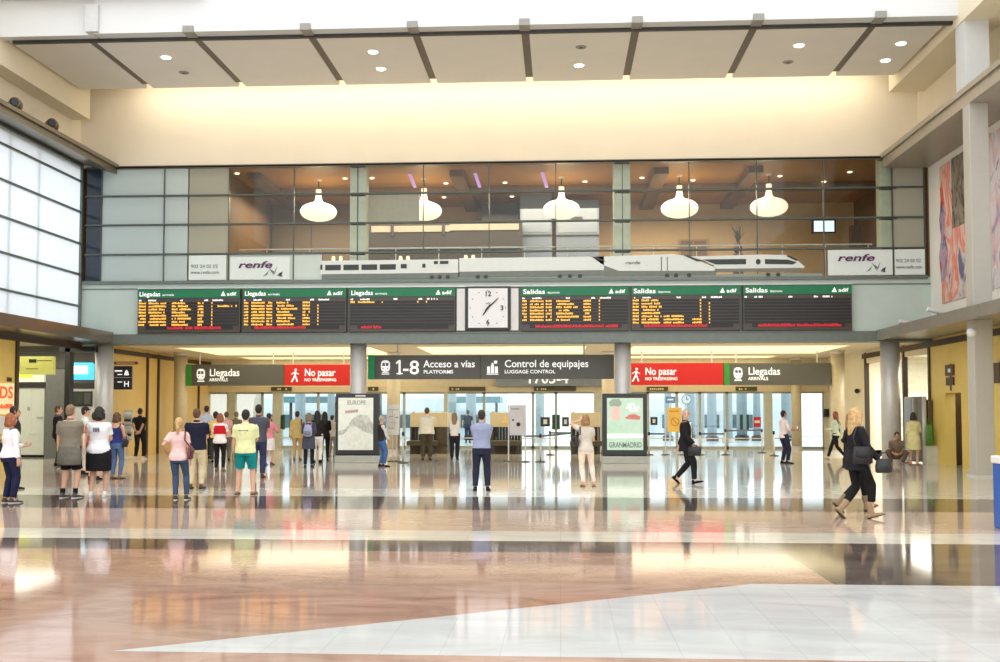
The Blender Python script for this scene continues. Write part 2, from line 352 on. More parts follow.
# ceiling over the lower concourse
ZM = 4.0
coves = [(-14.3, -6.9, 38.0, 43.4), (-14.0, -6.4, 44.8, 46.9), (-5.3, 1.0, 37.9, 43.2), (2.6, 10.4, 38.0, 43.4), (2.9, 9.2, 44.8, 46.9)]
b = MB(); xs_ = sorted({XL-6, XR+.2}|{c[0] for c in coves}|{c[1] for c in coves}); ys_ = sorted({FY+.3, 47.3}|{c[2] for c in coves}|{c[3] for c in coves})
for x0, x1 in zip(xs_, xs_[1:]):
    for y0, y1 in zip(ys_, ys_[1:]):
        cx, cy = (x0+x1)/2, (y0+y1)/2
        if not any(c[0] < cx < c[1] and c[2] < cy < c[3] for c in coves): b.box(x0, x1, y0, y1, ZM, ZM+.25)
struct('concourse_ceiling', b, mat('concourse_ceiling', (230, 220, 196), .7, var=.02))
COVE = mat('cove_glow', (255, 238, 190), .6, var=.03, scale=.6, emit=.7)
cl = ['large glowing ceiling cove on the left above arrivals sign', 'narrow glowing ceiling cove further back on the left', 'glowing ceiling cove in the middle above platforms sign', 'large glowing ceiling cove on the right above red sign', 'narrow glowing ceiling cove further back on the right']
for c, l in zip(coves, cl):
    t = thing('cove_light', l, 'light', ((c[0]+c[1])/2, (c[2]+c[3])/2, ZM))
    obj('diffuser', MB().box(c[0], c[1], c[2], c[3], ZM+.015, ZM+.06), COVE, t)
    obj('rim', MB().box(c[0], c[1], c[2]-.0, c[2]+.04, ZM-.01, ZM+.014).box(c[0], c[1], c[3]-.04, c[3], ZM-.01, ZM+.014).box(c[0], c[0]+.04, c[2], c[3], ZM-.01, ZM+.014).box(c[1]-.04, c[1], c[2], c[3], ZM-.01, ZM+.014), CREAM, t)
# lower side walls
yL = PX(15.5, 400, XL).y
struct('wall_left', MB().box(XL-.3, XL, 14, yL, 0, zc0+.1), YELLOW)
struct('wall_left_rear', MB().box(XL-.3, XL, 36.7, 47.2, 0, ZM), YELL2)
b = MB()
for y in (yL, PX(146.5, 400, XL).y, PX(157.5, 400, XL).y, PX(198, 400, XL).y): b.box(XL, XL+.06, y-.07, y+.07, 0, ZM-.1)
b.box(XL, XL+.07, 36.7, 47.2, ZM-.28, ZM-.12).box(XL-.02, XL+.08, 14, FY, zc0-.1, zc0+.1)
struct('trim_10', b, mat('dark_brown_trim', (64, 48, 34), .5))
yd0, yd1 = PX(962, 440, XR).y, PX(946, 440, XR).y
struct('wall_right', MB().box(XR, XR+.3, 14, 26.3, 2.25, zc1).box(XR, XR+.3, 14, 25.2, 0, 2.25).box(XR, XR+.3, 26.3, yd0, 0, zc1).box(XR, XR+.3, yd0, yd1, 2.2, zc1).box(XR, XR+.3, yd1, 34.2, 0, zc1), YELLOW)
BROWNP = mat('brown_recess', (112, 92, 62), .5)
struct('recess_wall_right', MB().box(XR+.9, XR+1, 24.5, yd1+.6, 0, 2.4).box(XR+.3, XR+1, yd1+.5, yd1+.6, 0, 2.4).box(XR+.3, XR+1, 24.4, 24.5, 0, 2.4), BROWNP)
struct('wall_right_rear', MB().box(XR, XR+.3, 41.2, 47.2, 0, ZM).box(XR, XR+.3, 34.2, 41.2, 3.5, ZM), CREAM)
b = MB()
for y in (34.2, 36.7, 38.7, 41.2): b.box(XR-.05, XR+.1, y-.07, y+.07, 0, ZM-.1)
b.box(XR-.07, XR, 14, 41.5, zc0-.12, zc0+.06)
struct('trim_11', b, mat('dark_brown_trim', ()))
sw = sroot('window_3', (XR, 36.4, 0)); obj('pane', MB().box(XR+.02, XR+.035, 34.2, 38.7, 0, 3.5), GL, sw)
# shop behind the right side glass
struct('shop_wall', MB().box(XR+6, XR+6.2, 33, 46, 0, ZM).box(XR, XR+6, 45.8, 46, 0, ZM).box(XR+1.2, XR+6, 33.2, 33.4, 0, ZM), mat('shop_cream', (238, 232, 216), .7))
struct('shop_floor', MB().box(XR, XR+6, 33, 46, -.1, 0), LIGHT)
struct('shop_ceiling', MB().box(XR, XR+6, 33, 46, ZM, ZM+.1), WHITE)
area('shop_lamp', (XR+3, 39.5, 3.9), (0, 0, 0), 4, 9, 700, (1, .95, .85))

# left recess
ra = 36.9
struct('recess_wall_left', MB().box(XL-7, XL-.02, ra, ra+.2, 0, ZM).box(XL-7.2, XL-7, yL-.2, ra, 0, ZM).box(XL-7, XL-.3, yL-.2, yL, 0, ZM), mat('recess_grey', (120, 120, 114), .5))
struct('recess_ceiling', MB().box(XL-7, XL, yL, FY+.3, ZM, ZM+.1), WHITE)
struct('trim_12', MB().box(fx(66, 34.0), fx(71, 34.0), 34.0, 34.3, 0, ZM).box(fx(60, 34.0), fx(96, 34.0), 34.0, 34.3, 3.62, 3.78), mat('near_black_trim', (40, 40, 38), .5))
area('recess_lamp', (XL-3, 33.6, 3.85), (0, 0, 0), 5.5, 4, 140, (1, .95, .82))

# rear door wall
DY = 47.0
dz0, dz1 = P(500, 392, DY).z, P(500, 386.5, DY).z
POST = mat('beige_door_frame', (212, 198, 164), .45, var=.03)
struct('wall_rear', MB().box(XL-.3, XR+.3, DY, DY+.3, dz1, ZM).box(XL-.3, P(206, 430, DY).x, DY, DY+.3, 0, dz1).box(P(824, 430, DY).x, XR+.3, DY, DY+.3, 0, dz1), mat('rear_cream', (226, 216, 190), .6))
struct('trim_13', MB().box(P(204, 430, DY).x, P(828, 430, DY).x, DY-.18, DY+.2, dz0, dz1), POST)
DG = glass_mat('door_glass', (.9, .97, .98), .05)
DGT = glass_mat('door_glass_rear_hall', (.9, .93, .9), .05, .35, (206, 200, 176))
doorposts = [206, 228, 262, 278, 318, 364, 404, 446, 484, 533, 556, 598, 648, 677, 700, 727, 768, 796, 824]
for k, (a, c) in enumerate(zip(doorposts, doorposts[1:])):
    r = sroot('door_%d' % (k+1), (P((a+c)/2, 430, DY).x, DY, 0)); x0, x1 = P(a, 430, DY).x, P(c, 430, DY).x
    obj('pane', MB().box(x0+.05, x1-.05, DY+.02, DY+.035, .1, dz0-.05), DGT if c < 265 else DG, r)
    obj('door_frame', MB().box(x0, x0+.06, DY-.02, DY+.06, 0, dz0).box(x1-.06, x1, DY-.02, DY+.06, 0, dz0).box(x0, x1, DY-.02, DY+.06, .0, .1).box(x0, x1, DY-.02, DY+.06, dz0-.08, dz0), mat('pale_door_steel', (168, 174, 166), .4, .3), r)
    if k not in (0, 1, 10, 17): obj('rail', MB().box(x0, x1, DY-.05, DY, .43, .48), STEEL, r)
b = MB()
for p_, wd in ((278, 5), (598, 4), (768, 4), (232, 4), (446, 2)):
    x = P(p_, 430, DY).x; h = wd*DY/FPX; b.box(x-h, x+h, DY-.15, DY+.1, 0, dz0)
struct('trim_14', b, mat('pale_post_metal', (190, 192, 176), .45, .1))

# platform outside
struct('ground', MB().box(-45, 40, DY+.3, 66, -.1, 0).box(-60, 60, 73, 120, -.1, 0).box(-60, 60, 66, 73, -1.2, -1.1), mat('platform_paving', (206, 212, 214), .25, var=.04))
TEAL = mat('train_teal', (206, 216, 220), .35, var=.04); TWIN = mat('train_window', (70, 96, 108), .2)
for (x0, x1, lb) in ((-20, -3.4, 'pale blue train standing outside the doors on the left'), (5.5, 14.5, 'pale grey train standing outside the doors on the right')):
    t = thing('passenger_train', lb, 'train', ((x0+x1)/2, 69, -.9))
    pr_ = [(-1.45, 0.2), (1.45, .2), (1.5, 1.2), (1.45, 2.6), (1.1, 3.4), (.5, 3.7), (-.5, 3.7), (-1.1, 3.4), (-1.45, 2.6), (-1.5, 1.2)]
    n = len(pr_); m_ = MB(); m_.add([(x0, 69+p[0], -.9+p[1]) for p in pr_]+[(x1, 69+p[0], -.9+p[1]) for p in pr_], [tuple(range(n-1, -1, -1)), tuple(range(n, 2*n))]+[(i, (i+1) % n, (i+1) % n+n, i+n) for i in range(n)])
    obj('body', m_, TEAL, t); m_ = MB(); x = x0+1
    while x < x1-2: m_.box(x, x+1.5, 67.46, 67.56, .6, 1.45); x += 2.1
    obj('window_band', m_, TWIN, t); m_ = MB(); x = x0+2
    while x < x1-2: obj('bogie', MB().box(x, x+2, 68, 70, -1.1, -.7), DARK, t); x += 6
for i, px in enumerate((345, 452, 540, 700, 728)):
    x = P(px, 430, 56).x
    t = thing('platform_column', ['pale platform column outside behind the queue', 'pale platform column outside beside the middle doors', 'pale platform column outside the green handled doors', 'pale platform column outside seen beside the suited man', 'pale platform column outside near the right red sticker'][i], 'column', (x, 56, 0))
    obj('shaft', MB().lathe([(.24, 0), (.24, 7.5)], x, 56, 0, 20), mat('pale_concrete', (176, 190, 194), .6), t, smooth=True)
    obj('foot', MB().lathe([(.34, 0), (.34, .2), (.26, .25)], x, 56, 0, 20), STEEL, t)

for i, (px, Y, rr) in enumerate(((300, 60, .3), (331, 62, .22), (471, 61, .3), (668, 60, .2), (690, 62, .3), (712, 59, .26), (742, 61, .3), (757, 60, .2), (787, 60, .3))):
    x = P(px, 430, Y).x
    t = thing('platform_mast', ['thick grey mast outside behind khaki jacket', 'thin grey mast outside near the left kiosk', 'thick grey mast outside beside the outdoor figure', 'thin grey mast outside behind the yellow notice board', 'thick grey mast outside just right of the suited man', 'grey mast outside halfway to the right sticker', 'thick grey mast outside by the right green handles', 'thin grey mast outside behind the right red sticker', 'thick grey mast outside behind man in white shirt'][i], 'mast', (x, Y, 0))
    obj('shaft', MB().lathe([(rr, 0), (rr, 5)], x, Y, 0, 18), mat('mast_grey', [(150, 168, 176), (168, 182, 188)][0], .5), t, smooth=True); obj('base', MB().lathe([(rr+.1, 0), (rr+.1, .25), (rr, .3)], x, Y, 0, 18), DARK, t)
for p0, p1, lb in ((282, 336, 'teal canopy edge outside above the queue heads'), (448, 500, 'teal canopy edge outside above the outdoor figure')):
    q = R(p0, 396.5, p1, 402.5, 63); t = thing('platform_canopy', lb, 'canopy', ((q[0]+q[1])/2, 63, q[2])); obj('fascia', MB().box(q[0], q[1], 63, 66, q[2], q[3]), mat('canopy_teal', (96, 140, 150), .5), t); obj('post', MB().box(q[0]+.2, q[0]+.35, 64, 64.15, 0, q[2]), DARK, t); obj('post', MB().box(q[1]-.35, q[1]-.2, 64, 64.15, 0, q[2]), DARK, t)
# ================================================================== BOARDS, CLOCK, SIGNS
AMB = mat('amber_display', (246, 178, 66), .5, var=.1, emit=.75); REDL = mat('red_display', (200, 34, 44), .5, var=.1, emit=.35)
BGRN = mat('board_green', (12, 118, 76), .45, var=.05, emit=.02); SCR = mat('board_screen', (72, 62, 54), .3, var=.05)
SLOT = mat('board_slot', (26, 24, 22), .4); GRYF = mat('board_surround', (92, 98, 90), .35, .4)
zB0, zB1 = fz(334), fz(286)
t = thing('board_surround', 'long grey metal surround holding departure boards and clock', 'frame', (fx(495), FY-.2, zB0))
obj('shell', MB().box(fx(139.5), fx(851), FY-.09, FY-.005, fz(332.3), fz(287.2)), GRYF, t); obj('top_rail', MB().box(fx(139), fx(851.5), FY-.16, FY-.005, fz(287.2), fz(285.8)), STEEL, t); obj('bottom_rail', MB().box(fx(139), fx(851.5), FY-.16, FY-.005, fz(333.4), fz(332.3)), FRAME, t)
def dots(x0, x1, z0, z1, y, dens=.85, cw=.055):
    b = MB(); x = x0
    while x < x1-cw:
        if random.random() < dens:
            h = (z1-z0)*(1 if random.random() < .6 else .72)
            b.box(x, x+cw*.72, y, y+.01, z0, z0+h)
        x += cw
    return b
BD = [(140, 243, 'Llegadas', 'arrivals', 'first arrivals board from the left, with amber rows', 8, 'A'),
      (244.5, 348.5, 'Llegadas', 'arrivals', 'second arrivals board from the left, with amber rows', 8, 'B'),
      (350, 457, 'Llegadas', 'arrivals', 'nearly empty arrivals board left of the clock', 1, 'C'),
      (520.5, 629, 'Salidas', 'departures', 'departures board right beside the clock, with amber rows', 7, 'B'),
      (630, 739.5, 'Salidas', 'departures', 'middle departures board with staggered amber rows', 8, 'D'),
      (741, 850.5, 'Salidas', 'departures', 'empty departures board at the far right end', 0, 'E')]
yb = FY-.24
for (p0, p1, ti, en, lb, nr, kd) in BD:
    x0, x1 = fx(p0), fx(p1); W = x1-x0; z1, z0 = fz(288), fz(332); Hh = z1-z0
    t = thing('train_board', lb, 'information board', ((x0+x1)/2, yb, z0), 0, 'train information boards along the facade')
    obj('casing', MB().box(x0+.02, x1-.02, yb, FY-.1, z0, z1), SCR, t, bevel=.015)
    zh = z1-.29*Hh+.1*Hh
    obj('header', MB().box(x0+.03, x1-.03, yb-.03, yb, z1-.2*Hh, z1-.01), BGRN, t)
    text('title', ti, x0+.09, yb-.05, z1-.16*Hh, .15, WHT, t, W*.2, .02); text('subtitle', en, x0+W*.25, yb-.05, z1-.155*Hh, .075, WHT, t, W*.11)
    text('logo', 'adif', x0+W*.87, yb-.05, z1-.155*Hh, .12, WHT, t, W*.09, .02)
    obj('logo_mark', MB().prism([(x0+W*.81, z1-.16*Hh), (x0+W*.855, z1-.16*Hh), (x0+W*.835, z1-.05*Hh)], yb-.04, yb-.03), WHT, t)
    b = MB()
    for k, wd in ((.02, .03), (.11, .09), (.42, .04), (.65, .05), (.73, .11)):
        b.v += dots(x0+W*k, x0+W*(k+wd), z1-.275*Hh, z1-.24*Hh, yb-.01, .95, .04).v if False else []
        d = dots(x0+W*k, x0+W*(k+wd), z1-.275*Hh, z1-.235*Hh, yb-.012, .95, .045); b.add(d.v, d.f)
    obj('column_headings', b, WHT, t)
    b = MB()
    for i in range(8):
        a = MB()
        zt_ = z1-Hh*(.3+.071*i); zb_ = zt_-Hh*.04
        b.box(x0+.06, x1-.06, yb-.01, yb, zb_-.012, zt_+.008)
        if kd == 'E' or i >= nr: continue
        segs = [(.02, .08), (.1, .27)]
        if kd == 'A': segs = [(.02, .1), (.115, .30), (.34, .48+.03*(i % 3)), (.59, .66), (.72, .735)]+([(.78, .98)] if i == 1 else [])
        if kd == 'B': segs = [(.02, .07), (.09, .23), (.235, .30), (.34 if i % 2 else .33, .46+.04*(i % 3)), (.58, .66), (.72, .735)]
        if kd == 'C': segs = [(.02, .07), (.09, .26), (.31, .325), (.64, .66), (.72, .735)]
        if kd == 'D': segs = [(.02, .08), (.1, .26+.02*(i % 3)), (.63, .65), (.71, .73)]+([(.3, .5)] if i > 4 else [])+([(.56, .65)] if i > 5 else [])
        for s0, s1 in segs:
            d = dots(x0+W*s0, x0+W*s1, zb_, zt_, yb-.025, .93, .05); a.add(d.v, d.f)
        obj('text_row', a, AMB, t)
    obj('slot', b, SLOT, t)
    r0, r1 = {'A': (.3, .82), 'B': (.12, .62), 'C': (.12, .32), 'D': (.12, .7), 'E': (.12, .9)}[kd]
    if p0 > 500: r0, r1 = (.14, .9) if kd != 'D' else (.12, .7)
    obj('ticker', MB().box(x0+.3, x1-.25, yb-.012, yb, z0+.07*Hh, z0+.155*Hh), SLOT, t)
    d = dots(x0+W*r0, x0+W*r1, z0+.08*Hh, z0+.145*Hh, yb-.03, .97, .045); obj('ticker_lettering', d, REDL, t)
# clock
cx, cz, cw = fx(488.5), fz(308.8), fx(508)-fx(469)
t = thing('station_clock', 'square white clock between the arrivals and departures boards', 'clock', (cx, FY-.3, cz-cw/2))
obj('case', MB().box(cx-cw/2-.1, cx+cw/2+.1, FY-.27, FY-.1, cz-cw/2-.07, cz+cw/2+.07), DARK, t, bevel=.015)
fc = obj('face', MB().box(cx-cw/2, cx+cw/2, FY-.3, FY-.26, cz-cw/2, cz+cw/2), mat('clock_white', (236, 236, 238), .3, var=.01, emit=.0), t)
INK = mat('ink_black', (18, 18, 20), .5); cy = FY-.312
for s_, a in (('12', 0), ('3', 90), ('6', 180)):
    r = cw*.36; o = text('numeral', s_, cx+r*sin(RAD(a)), cy, cz+r*cos(RAD(a))-.075, .16, INK, t, None, .03, 0, 'CENTER')
b = MB()
for i in range(12):
    a = RAD(30*i); r = cw*.45; b.add([(cx+r*sin(a)+.018*cos(q), cy, cz+r*cos(a)+.018*sin(q)) for q in [k*pi/3 for k in range(6)]], [tuple(range(6))])
for i in range(60):
    a = RAD(6*i); r0, r1 = cw*.455, cw*.465; u = Vector((sin(a), 0, cos(a))); v = Vector((cos(a), 0, -sin(a)))*.003
    b.add([Vector((cx, cy, cz))+u*r0-v, Vector((cx, cy, cz))+u*r0+v, Vector((cx, cy, cz))+u*r1+v, Vector((cx, cy, cz))+u*r1-v], [(0, 1, 2, 3)])
obj('hour_mark', b, INK, t)
def hand(name, ang, tail, ln, wd, y):
    a = RAD(ang); u = Vector((sin(a), 0, cos(a))); v = Vector((cos(a), 0, -sin(a))); c = Vector((cx, y, cz)); m_ = MB()
    pts = [c-u*tail+v*wd*.6, c+v*wd, c+u*ln*.75+v*wd*.8, c+u*ln, c+u*ln*.75-v*wd*.8, c-v*wd, c-u*tail-v*wd*.6]
    m_.prism([(p.x, p.z) for p in pts], y, y+.008); return obj(name, m_, INK, t)
hand('minute_hand', 47, .12, cw*.4, .022, FY-.335); hand('hour_hand', 214, .14, cw*.25, .026, FY-.325)
obj('hub', MB().tube((cx, FY-.345, cz), (cx, FY-.31, cz), .035, n=16), INK, t)
text('maker_name', 'adif', cx, cy, cz+.13, .05, INK, t, .16, 0, 0, 'CENTER')
for k, px in ((0, 461.5), (1, 514.5)):
    p = thing('clock_side_panel', ['shiny grey panel left of the clock', 'shiny grey panel right of the clock'][k], 'panel', (fx(px), FY-.2, zB0))
    obj('sheet', MB().box(fx(px)-.14, fx(px)+.14, FY-.2, FY-.1, fz(331), fz(289)), STEEL, p, bevel=.01)

# hanging signs
SGREY = mat('sign_grey', (92, 92, 86), .45, var=.016); SRED = mat('sign_red', (200, 24, 20), .5, var=.03, emit=.05); SGRN = mat('sign_green', (28, 146, 92), .45, emit=.1); SGRN2 = mat('sign_leaf_green', (48, 140, 44), .45, emit=.1)
def train_icon(x, z, h, y, par):
    w_ = h*.66; b = MB()
    pts = [(x-w_*.42, z+h*.3), (x-w_*.5, z+h*.55), (x-w_*.44, z+h*.88), (x-w_*.2, z+h), (x+w_*.2, z+h), (x+w_*.44, z+h*.88), (x+w_*.5, z+h*.55), (x+w_*.42, z+h*.3), (x+w_*.2, z+h*.2), (x-w_*.2, z+h*.2)]
    b.prism(pts, y-.02, y); b.box(x-w_*.42, x+w_*.42, y-.02, y, z, z+h*.06); b.box(x-w_*.36, x+w_*.36, y-.02, y, z+h*.11, z+h*.16)
    o = obj('train_pictogram', b, WHT, par); b = MB()
    b.box(x-w_*.33, x-w_*.04, y-.03, y-.02, z+h*.6, z+h*.82).box(x+w_*.04, x+w_*.33, y-.03, y-.02, z+h*.6, z+h*.82)
    for sx in (-1, 1): b.add([(x+sx*w_*.24+h*.05*cos(q), y-.03, z+h*.42+h*.05*sin(q)) for q in [k*pi/4 for k in range(8)]], [tuple(range(8))])
    obj('windscreen', b, SGREY, par); return o
def walk_icon(x, z, h, y, par):
    b = MB(); S = lambda *p: [(x+a*h, z+c*h) for a, c in p]
    b.add([(x+.1*h+.09*h*cos(q), y-.02, z+.9*h+.09*h*sin(q)) for q in [k*pi/4 for k in range(8)]], [tuple(range(8))])
    b.prism(S((-.02, .42), (.12, .45), (.14, .78), (.0, .76)), y-.02, y).prism(S((-.02, .74), (.06, .76), (-.18, .56), (-.26, .58)), y-.02, y)
    b.prism(S((.1, .72), (.14, .66), (.32, .54), (.34, .6)), y-.02, y).prism(S((-.02, .46), (.08, .42), (-.14, .0), (-.26, .0)), y-.02, y)
    b.prism(S((.04, .46), (.13, .45), (.28, .02), (.18, .0)), y-.02, y)
    b.prism(S((-.3, .42), (-.24, .36), (.36, .94), (.32, 1)), y-.03, y-.02) if False else None
    return obj('walking_figure', b, WHT, par)
def sign(name, lb, px0, px1, py0, py1, Y, strip_px, parts, red=False, strip_mat=None):
    x0, x1, z0, z1 = R(px0, py0, px1, py1, Y)
    t = thing(name, lb, 'sign', ((x0+x1)/2, Y, z0))
    obj('panel', MB().box(x0, x1, Y, Y+.25, z0, z1), SRED if red else SGREY, t, bevel=.01)
    if strip_px: obj('green_end', MB().box(P(strip_px[0], 375, Y).x, P(strip_px[1], 375, Y).x, Y-.02, Y+.26, z0-.005, z1+.005), strip_mat or SGRN2, t, label='bright green end of the sign')
    b = MB()
    for q in (.12, .88): b.tube((x0+(x1-x0)*q, Y+.12, z1), (x0+(x1-x0)*q, Y+.12, ZM), .03)
    obj('hanger', b, STEEL, t); return t, x0, x1, z0, z1
SY = 41.3; CY = 35.4
px2 = lambda px, Y: P(px, 375, Y).x
t, x0, x1, z0, z1 = sign('arrivals_sign', 'grey hanging sign reading Llegadas above the left crowd', 187, 284, 364.5, 385.5, SY, (186.5, 191.5), 0)
train_icon(px2(201, SY), z0+.15, .52, SY-.01, t); text('lettering', 'Llegadas', px2(209.5, SY), SY-.02, z0+.38, .3, WHT, t, px2(239, SY)-px2(209.5, SY), .016); text('small_lettering', 'ARRIVALS', px2(209.5, SY), SY-.02, z0+.17, .13, WHT, t, px2(228, SY)-px2(209.5, SY), .02)
t, x0, x1, z0, z1 = sign('no_entry_sign', 'red hanging No pasar sign beside the left arrivals sign', 284.3, 351, 364.5, 385.5, SY, None, 0, True)
walk_icon(px2(294.5, SY), z0+.14, .54, SY-.01, t); text('lettering', 'No pasar', px2(304.5, SY), SY-.02, z0+.38, .3, WHT, t, px2(335, SY)-px2(304.5, SY), .016); text('small_lettering', 'NO TRESPASSING', px2(304.5, SY), SY-.02, z0+.17, .12, WHT, t, px2(336, SY)-px2(304.5, SY), .02)
t, x0, x1, z0, z1 = sign('no_entry_sign', 'red hanging No pasar sign beside the right arrivals sign', 631, 723.5, 363, 385, SY, None, 0, True)
walk_icon(px2(634, SY)+.05, z0+.14, .54, SY-.01, t); text('lettering', 'No pasar', px2(645, SY), SY-.02, z0+.4, .3, WHT, t, px2(676, SY)-px2(645, SY), .016); text('small_lettering', 'NO TRESPASSING', px2(645, SY), SY-.02, z0+.19, .12, WHT, t, px2(677, SY)-px2(645, SY), .02)
t, x0, x1, z0, z1 = sign('arrivals_sign', 'grey hanging sign reading Llegadas near the right beige column', 724, 831, 363, 385, SY, (724, 729.5), 0)
train_icon(px2(738, SY), z0+.16, .52, SY-.01, t); text('lettering', 'Llegadas', px2(748, SY), SY-.02, z0+.4, .3, WHT, t, px2(779.5, SY)-px2(748, SY), .016); text('small_lettering', 'ARRIVALS', px2(748, SY), SY-.02, z0+.19, .13, WHT, t, px2(768, SY)-px2(748, SY), .02)
t, x0, x1, z0, z1 = sign('platforms_sign', 'long grey hanging sign reading 1-8 Acceso a vías in the middle', 368, 614, 355, 379, CY, (368, 374.5), 0, False, SGRN)
ic = train_icon(px2(385.5, CY), z0+.16, .48, CY-.01, t); text('platform_numbers', '-8', px2(402.5, CY), CY-.02, z0+.17, .48, WHT, t, px2(418.5, CY)-px2(402.5, CY), .015)
u_ = px2(398.6, CY); obj('platform_numeral', MB().prism([(u_, z0+.17), (u_+.07, z0+.17), (u_+.07, z0+.65), (u_+.01, z0+.65), (u_-.1, z0+.56), (u_-.08, z0+.51), (u_, z0+.56)], CY-.02, CY).box(u_-.07, u_+.14, CY-.02, CY, z0+.17, z0+.21), WHT, t)
text('lettering', 'Acceso a vías', px2(423.5, CY), CY-.02, z0+.4, .25, WHT, t, px2(475, CY)-px2(423.5, CY), .016); text('small_lettering', 'PLATFORMS', px2(423.5, CY), CY-.02, z0+.19, .12, WHT, t, px2(453, CY)-px2(423.5, CY), .02)
text('lettering', 'Control de equipajes', px2(504.5, CY), CY-.02, z0+.4, .25, WHT, t, px2(588, CY)-px2(504.5, CY), .016); text('small_lettering', 'LUGGAGE CONTROL', px2(504.5, CY), CY-.02, z0+.19, .12, WHT, t, px2(555, CY)-px2(504.5, CY), .02)
b = MB(); xx = px2(492.5, CY); b.box(xx-.2, xx+.2, CY-.03, CY-.01, z0+.15, z0+.18)
for q in (-.13, 0, .13): b.box(xx+q-.05, xx+q+.05, CY-.03, CY-.01, z0+.2, z0+(.42 if q else .48))
b.box(xx-.03, xx+.03, CY-.03, CY-.01, z0+.48, z0+.54).box(xx+.05, xx+.16, CY-.03, CY-.01, z0+.52, z0+.62)
obj('luggage_pictogram', b, WHT, t); obj('divider', MB().box(px2(480, CY), px2(480.4, CY)+.01, CY-.012, CY, z0, z1), DARK, t)
# clipped sign behind the middle one, small black door plates
x0, x1, z0, z1 = R(496, 372, 612, 386, 46.5)
t = thing('platform_sign', 'blue grey sign partly hidden behind the long platforms sign', 'sign', ((x0+x1)/2, 46.5, z0)); obj('panel', MB().box(x0, x1, 46.5, 46.99, z0, z1), mat('sign_blue_grey', (130, 140, 150), .5), t)
text('lettering', '1705-4', P(526, 380, 46.5).x, 46.47, z0+.12, .5, WHT, t, 1.75, .016)
for i, (a, c, m_) in enumerate(((271, 291, 'w'), (368, 378, 'w'), (449, 485, 'g'), (534, 576, 'g'), (647, 668, 'w'), (736, 757, 'w'))):
    x0, x1, z0, z1 = R(a, 386.8, c, 390.8, DY-.3)
    t = thing('door_plate', ['dark strip on door header below left red sign', 'dark strip on door header beside the left kiosk column', 'dark green strip above the doors beside the long haired woman', 'dark green strip above the green handled middle doors', 'dark strip on door header below right red sign', 'dark strip on door header below right arrivals sign'][i], 'sign', ((x0+x1)/2, DY-.3, z0))
    obj('plate', MB().box(x0, x1, DY-.3, DY-.18, z0, z1), mat('dark_olive_plate', (70, 66, 40), .5), t)
    d = dots(x0+.12, x0+(x1-x0)*(.85 if m_ == 'w' else .35), z0+.04, z0+.12, DY-.31, .75, .09); obj('lettering', d, mat('pale_gold', (220, 205, 150), .5), t)

# renfe panels and phone panels on the glazing
PURP = mat('renfe_purple', (92, 38, 92), .5); GRYT = mat('grey_lettering', (112, 124, 122), .6); PNL = mat('white_green_panel', (228, 238, 233), .45, var=.02)
def wing(x, z, w_, y, par):
    b = MB(); b.prism([(x, z), (x+.2*w_, z+.05), (x+.32*w_, z+.2), (x+.2*w_, z+.12)], y-.01, y).prism([(x+.28*w_, z+.3), (x+.5*w_, z+.08), (x+.58*w_, z+.16), (x+.42*w_, z+.22)], y-.01, y).prism([(x+.5*w_, z+.02), (x+.72*w_, z+.34), (x+.62*w_, z+.12)], y-.01, y).prism([(x+.72*w_, z+.02), (x+w_, z+.16), (x+.82*w_, z+.1), (x+w_, z), (x+.9*w_, z-.01)], y-.01, y)
    return obj('bird_logo', b, GRYT, par)
for i, (a, c, tx0, tx1, wx0, wx1, lb) in enumerate(((229, 291, 238, 272, 263, 283, 'white renfe lettered panel left of the train mural'), (827, 894, 837, 874, 866, 886, 'white renfe lettered panel right of the train mural'))):
    x0, x1 = fx(a), fx(c); z0, z1 = zt[4]+.05, zt[3]-(.05 if i else .12)
    t = thing('operator_panel', lb, 'sign', ((x0+x1)/2, FY-.05, z0)); obj('panel', MB().box(x0+.04, x1-.04, FY-.05, FY, z0, z1), PNL, t)
    text('lettering', 'renfe', fx(tx0), FY-.07, z1-.36, .22, PURP, t, fx(tx1)-fx(tx0), .03, .25); wing(fx(wx0), z0+.1, fx(wx1)-fx(wx0), FY-.06, t)
for a, c, tx0, tx1, lb in ((189, 227, 191, 219, 'pale panel with phone number and web address at left'), (895, 926, 896, 922, 'pale panel with phone number and web address at right')):
    x0, x1 = fx(a), fx(c); z0, z1 = zt[4]+.05, zt[3]-.05
    t = thing('contact_panel', lb, 'sign', ((x0+x1)/2, FY-.05, z0)); obj('panel', MB().box(x0, x1-.03, FY-.05, FY, z0, z1), PNL, t)
    text('lettering', '902 24 02 02', fx(tx0), FY-.06, z1-.42, .12, GRYT, t, (fx(tx1)-fx(tx0))*.95); text('lettering', 'www.renfe.com', fx(tx0), FY-.06, z1-.62, .12, GRYT, t, fx(tx1)-fx(tx0))
# train mural
TY = FY-.05; TWH = mat('mural_white', (226, 232, 228), .45, var=.02); TDK = mat('mural_dark', (52, 60, 58), .5); TGR = mat('mural_grey', (118, 124, 118), .5); TLG = mat('mural_light_grey', (178, 184, 178), .5)
def poly(pts, y0, y1): return MB().prism([(fx(p), fz(q+ (495-p)*0.0035)) for p, q in pts][::-1], y0, y1)
t = thing('train_mural', 'long high speed train picture along the foot of the glazing', 'mural', (fx(560), TY, zt[4]))
obj('ground_strip', poly([(322, 279.8), (322, 277), (822, 277), (822, 279.8)], TY-.0, TY+.03), mat('mural_ground', (150, 160, 150), .5), t)
def car(name, pts, und, wins, extra=()):
    o = obj(name, poly(pts, TY-.015, TY+.02), TWH, t)
    obj('underframe', poly(und, TY-.02, TY+.02), TGR, o)
    for wn in wins: obj('window', poly(wn, TY-.03, TY-.015), TDK, o)
    for e in extra: obj(e[0], e[1], e[2], o)
    return o
rc = lambda a, b, c, d: [(a, b), (c, b), (c, d), (a, d)]
